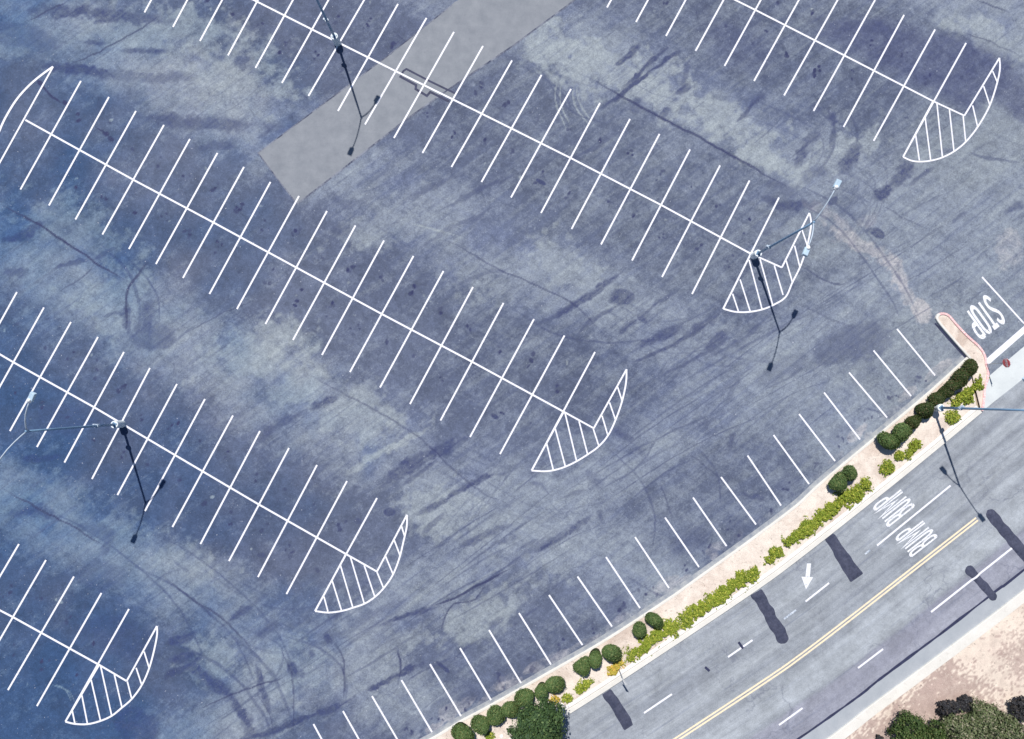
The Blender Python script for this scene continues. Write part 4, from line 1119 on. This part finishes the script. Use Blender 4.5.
def shrub_mesh(name, R, H, n, leaf, mat, seed, amp=.16, core='shrub_core', loose=.06):
    rng = np.random.default_rng(seed)
    d = rng.normal(0, 1, (n, 3)); d /= np.linalg.norm(d, axis=1)[:, None]; d[:, 2] = np.abs(d[:, 2]) * rng.choice([1, 1, 1, -.35], n)
    r1 = np.random.default_rng(seed + 1)
    lum = lumpy(d, r1, amp)
    rad = lum * (1 - np.abs(rng.normal(0, loose, n)) + rng.normal(0, loose * .5, n))
    stray = rng.random(n) < .06; rad = np.where(stray, rad * rng.uniform(1.02, 1.16, n), rad)
    c = d * rad[:, None] * np.array([R, R, H * .62]); c[:, 2] += H * .40
    lv, lf = leaves(c, d, leaf, rng, .5)
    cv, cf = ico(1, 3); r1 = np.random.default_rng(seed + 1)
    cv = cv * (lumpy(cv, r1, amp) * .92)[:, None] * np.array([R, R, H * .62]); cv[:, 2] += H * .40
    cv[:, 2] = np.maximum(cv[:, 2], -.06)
    lv[:, 2] = np.maximum(lv[:, 2], .0)
    return two_mat_obj(name, cv, cf, lv, lf, core, mat)

protos = {}
def shrub(px, r_px, label, mat='shrub', h=.95, group='rounded dark green shrubs in the planter', sx=1.0, rot=None):
    R = r_px / 12 / (1.02 if mat == 'shrub_dark' or px[0] > 800 else .90)
    key = (mat, random.choice((0, 1, 2, 3, 4)))
    H = R * 2 * h
    if key not in protos:
        o = shrub_mesh('round_shrub', 1.0, 1.75, 6200, .095, mat, 100 + 7 * len(protos), amp=.36, loose=.085); protos[key] = o
    else:
        o = protos[key].copy(); COL.objects.link(o)
    k = 1 + H * .5 / CAM_H                                   # crown seen above its foot: step the foot back to the plumb point
    nx_, ny_ = 505.0, 395.0
    o.location = G(nx_ + (px[0] - nx_) / k, ny_ + (px[1] - ny_) / k, .10)
    sx = random.uniform(1.0, 1.22)
    o.scale = (R * sx, R * .96, H / 1.75 * random.uniform(.8, 1.0)); o.rotation_euler = (0, 0, math.radians(37) + random.choice((0, math.pi)) + random.uniform(-.3, .3))
    return set_props(o, label, 'shrub', group)
bushes = [
 ((972.5, 367), 8.4, 'very dark round shrub right beside the stop sign post', 'shrub_dark'), ((963.5, 376.5), 8.4, 'very dark shrub second from the stop sign in the merged clump', 'shrub_dark'), ((955.5, 384), 8.6, 'very dark shrub third from the stop sign in the merged clump', 'shrub_dark'),
 ((947.5, 391.5), 8.8, 'very dark shrub fourth from the stop sign in the merged clump', 'shrub_dark'), ((939.5, 398.5), 8.6, 'very dark shrub ending the merged clump just above the lamp post', 'shrub_dark'), ((926.3, 410), 9.2, 'dark round shrub touching the lamp post base in the planter', 'shrub_dark'),
 ((914.5, 422), 8, 'small dark shrub, topmost of the three below the lamp post', 'shrub_dark'), ((902, 431), 9.6, 'round shrub, middle of the three below the lamp post', 'shrub'), ((889.5, 442), 10, 'round shrub, lowest of the three below the lamp post', 'shrub'),
 ((850.5, 475), 8.6, 'upper shrub of the pair at the end of the long groundcover run', 'shrub'), ((839, 484), 9, 'lower shrub of the pair at the end of the long groundcover run', 'shrub'),
 ((654.5, 620), 7.4, 'upper of two separate ball shrubs above a groundcover patch', 'shrub'), ((639.6, 632), 7.6, 'lower of two separate ball shrubs above a groundcover patch', 'shrub'),
 ((609, 652), 8.4, 'upper shrub of the row of three below the ball shrubs', 'shrub'), ((595, 660.5), 8.6, 'middle shrub of the row of three below the ball shrubs', 'shrub'), ((582.5, 668), 7.8, 'lowest shrub of the row of three below the ball shrubs', 'shrub'),
 ((552, 685.5), 8.2, 'upper shrub of the three touching the tree crown', 'shrub'), ((541.4, 692), 8, 'middle shrub of the three touching the tree crown', 'shrub'), ((527, 697.5), 8, 'lowest shrub of the three touching the tree crown', 'shrub'),
 ((508, 710), 8.2, 'uppermost shrub of the chain left of the tree', 'shrub'), ((495.5, 718), 9, 'middle shrub of the chain left of the tree', 'shrub'), ((483, 725), 8.4, 'lowest shrub of the chain left of the tree', 'shrub'), ((463, 734.5), 9.6, 'separate shrub cut by the bottom edge beside the kerb', 'shrub')]
for px, r, lb, mt in bushes: shrub(px, r, lb, mt)

def groundcover(path_px, width_px, label, mat='cover', dens=1150, h=.30, seed=0, leaf=.085):
    """a run of spreading plants with an uneven edge and gaps"""
    rng = np.random.default_rng(900 + seed)
    P = [Vector(G(*p).xy) for p in path_px]
    single = len(P) == 1
    if single: width_px *= 1.15; P = [P[0] - Vector((.05, .03)), P[0] + Vector((.05, .03))]
    P = resample(catmull(P, .2) if len(P) > 2 else P, 80)
    A_ = np.array([(p.x, p.y) for p in P])
    L = sum((b - a).length for a, b in zip(P, P[1:])); hw = width_px / 24
    base = P[len(P) // 2]
    n = int(dens * (L + 1.6 * hw) * 2 * hw * 1.25)
    q = A_[rng.integers(0, 80, n)] + rng.uniform(-1, 1, (n, 2)) * hw * 1.35
    d = np.sqrt(((q[:, None, :] - A_[None, ::2, :]) ** 2).sum(-1)).min(1)
    big = fbm(q[:, 0] * 1.5 + seed * 7, q[:, 1] * 1.5, 1, 3); sm = fbm(q[:, 0] * 5, q[:, 1] * 5 + seed, 4, 2)
    if single: big = .5 + (big - .5) * .3; sm = .5 + (sm - .5) * .5
    edge = hw * ((.82 if single else .66) + (big - .5) * 1.5 + (sm - .5) * .6)
    ok = (d < edge * rng.uniform(.72, 1.0 if single else 1.22, n)) & (rng.random(n) < (.25 + 1.2 * sm) * np.clip(1.6 - d / np.maximum(edge, .05), .25, 1))
    q, d, edge, big, sm = q[ok], d[ok], edge[ok], big[ok], sm[ok]
    z = h * (.35 + 1.1 * sm) * np.clip(1.15 - (d / np.maximum(edge, .05)) ** 2, .1, 1) * rng.uniform(.35, 1.0, len(q))
    c = np.stack([q[:, 0] - base.x, q[:, 1] - base.y, z + .02], 1)
    nn = np.tile(np.array([0, .15, 1.0]), (len(q), 1))
    lv, lf = leaves(c, nn, leaf, rng, .42, 1.5)
    lv[:, 2] = np.maximum(lv[:, 2], .0)
    o = mesh_obj('groundcover_plant', lv.tolist(), lf.tolist(), mat)
    o.location = (base.x, base.y, .112)
    return set_props(o, label, 'groundcover', 'yellow green groundcover in the planter')
gc = [
 ([(977.5, 379), (971.5, 387.5), (963, 396), (953.5, 404)], 14, 'yellow green groundcover strip hugging the very dark shrub clump', 'cover'), ([(950, 417)], 14, 'groundcover clump at the foot of the planter lamp post', 'cover'),
 ([(915, 443), (906, 455)], 10, 'small groundcover clump beside the three shrubs below the lamp post', 'cover'), ([(898, 455)], 9, 'tiny groundcover tuft beside the lowest of three shrubs', 'cover'), ([(885.5, 467.5)], 14, 'round groundcover tuft standing alone in the sand above the shrub pair', 'cover'),
 ([(864, 484), (850, 495), (835, 504), (815, 521), (800, 532), (785, 543)], 16, 'longest groundcover run, starting at the pair of shrubs', 'cover'), ([(776, 552), (768, 560)], 13, 'short groundcover piece between the two long runs', 'cover'),
 ([(752, 572), (735, 583), (715, 598), (700, 607), (684, 620)], 16, 'second long groundcover run, above the long speed bump', 'cover'), ([(671, 627), (655, 636), (642, 647), (631, 655)], 18, 'groundcover run below the two separate ball shrubs', 'cover'),
 ([(618, 661), (612, 669)], 11, 'yellow orange groundcover clump at the small sign post', 'cover_orange'), ([(589, 680), (579, 688)], 9, 'small groundcover clump below the row of three shrubs', 'cover'), ([(567, 696.5)], 9, 'single bright groundcover tuft next to the white lid by the tree', 'cover'),
 ([(554, 699)], 9, 'dry orange tuft touching the tree crown', 'cover_orange'), ([(490, 735)], 8, 'small tuft at the bottom edge below the shrub chain', 'cover')]
for i, (p, wd, lb, mt) in enumerate(gc): groundcover(p, wd * 1.22, lb, mt, seed=i)

def loose_crown(R, H, z0, n_cl, n_leaf, leaf, mat, seed, name, parent=None, core=None, spread=1.0):
    """foliage as many leaf clumps through the volume, with gaps"""
    rng = np.random.default_rng(seed)
    cs, ns = [], []
    for i in range(n_cl):
        d = rng.normal(0, 1, 3); d /= np.linalg.norm(d); d[2] = abs(d[2]) if rng.random() < .8 else d[2]
        rr = rng.uniform(.45, 1.0) ** .6 * (1 + .18 * math.sin(3 * math.atan2(d[1], d[0]) + seed) + rng.normal(0, .07))
        cc = d * rr * np.array([R, R, H * .5])
        sz = R * rng.uniform(.13, .26)
        n = n_leaf
        e = rng.normal(0, .55, (n, 3)); c = cc + e * sz
        cs.append(c); ns.append(e + d * .8)
    c = np.vstack(cs); c[:, 2] += z0 + H * .5
    c[:, 2] = np.maximum(c[:, 2], .05)
    lv, lf = leaves(c, np.vstack(ns), leaf, rng, .6, 1.8)
    return mesh_obj(name, lv.tolist(), lf.tolist(), mat, parent)

# tree at the bottom edge of the planter
tb = G(536, 707, .10)
tree = empty('leafy_tree', tb, 0, 'dense dark green tree over the planter at the bottom edge', 'tree')
bm = bmesh.new(); tube(bm, [(0, 0, -.05), (.03, 0, .8), (.05, .05, 1.7), (0, .1, 2.6)], [.17, .13, .11, .07], 10)
for a in range(7):
    an = a * 2.4; rr = 1.2 + .3 * (a % 3)
    tube(bm, [(.05, .05, 1.3 + .12 * a), (rr * .5 * math.cos(an), rr * .5 * math.sin(an), 2.1 + .1 * a), (rr * math.cos(an), rr * math.sin(an), 2.7 + .12 * a)], [.06, .045, .02], 7)
bm_obj('trunk', bm, 'bark', tree, True)
loose_crown(1.95, 3.0, 1.3, 120, 120, .12, 'tree', 5, 'crown', tree)

# wild shrubs on the earth verge
def wild(px, R, H, mat, name, label, seed, n_cl=70, leaf=.095, n_leaf=85):
    k = 1 + H * .5 / CAM_H
    loc = G(505 + (px[0] - 505) / k, 395 + (px[1] - 395) / k, .10)
    r = empty(name, loc, 0, label, 'shrub', 'wild shrubs on the earth verge')
    bm = bmesh.new()
    for a in range(5):
        an = a * 1.3 + seed; tube(bm, [(0, 0, -.05), (R * .3 * math.cos(an), R * .3 * math.sin(an), H * .4), (R * .6 * math.cos(an), R * .6 * math.sin(an), H * .75)], [.05, .035, .015], 6)
    bm_obj('stem', bm, 'bark', r)
    loose_crown(R, H, .05, n_cl, n_leaf, leaf, mat, seed, 'foliage', r)
wild((909, 734), 1.7, 2.2, 'wild_green', 'wild_shrub', 'dark green shrub, leftmost on the bare earth below the road', 3, 110)
wild((930, 738), 1.3, 1.6, 'wild_green', 'wild_shrub', 'lower dark green shrub beside the grey green bush on the earth', 4, 70)
wild((964, 733), 1.7, 2.0, 'sage', 'wild_shrub', 'large grey green bush in the middle of the earth slope', 6, 110, .095)
wild((984, 719), 1.4, 1.7, 'sage', 'wild_shrub', 'grey green bush with olive top reaching nearest the road', 8, 90, .095)
wild((1006, 733), 1.5, 1.5, 'sage', 'wild_shrub', 'grey green bush beneath the dark purple shrub at the right edge', 9, 80, .095)
wild((946, 709), .75, 1.0, 'purple', 'wild_shrub', 'small dark purple shrub between green and grey bushes', 12, 40, .095)
wild((956, 706), .55, .9, 'purple', 'wild_shrub', 'dark purple tuft against the top of the grey green bush', 13, 30, .095)
wild((966, 702), .6, .9, 'purple', 'wild_shrub', 'dark purple tuft nearest the olive topped bush', 15, 30, .095)
wild((1020, 709), 1.0, 1.3, 'purple', 'wild_shrub', 'dark purple shrub cut by the right edge on the earth slope', 14, 55, .095)
wild((879, 738), .35, .5, 'purple', 'wild_shrub', 'tiny dark purple plant by the far kerb at the bottom edge', 16, 14, .1, 50)
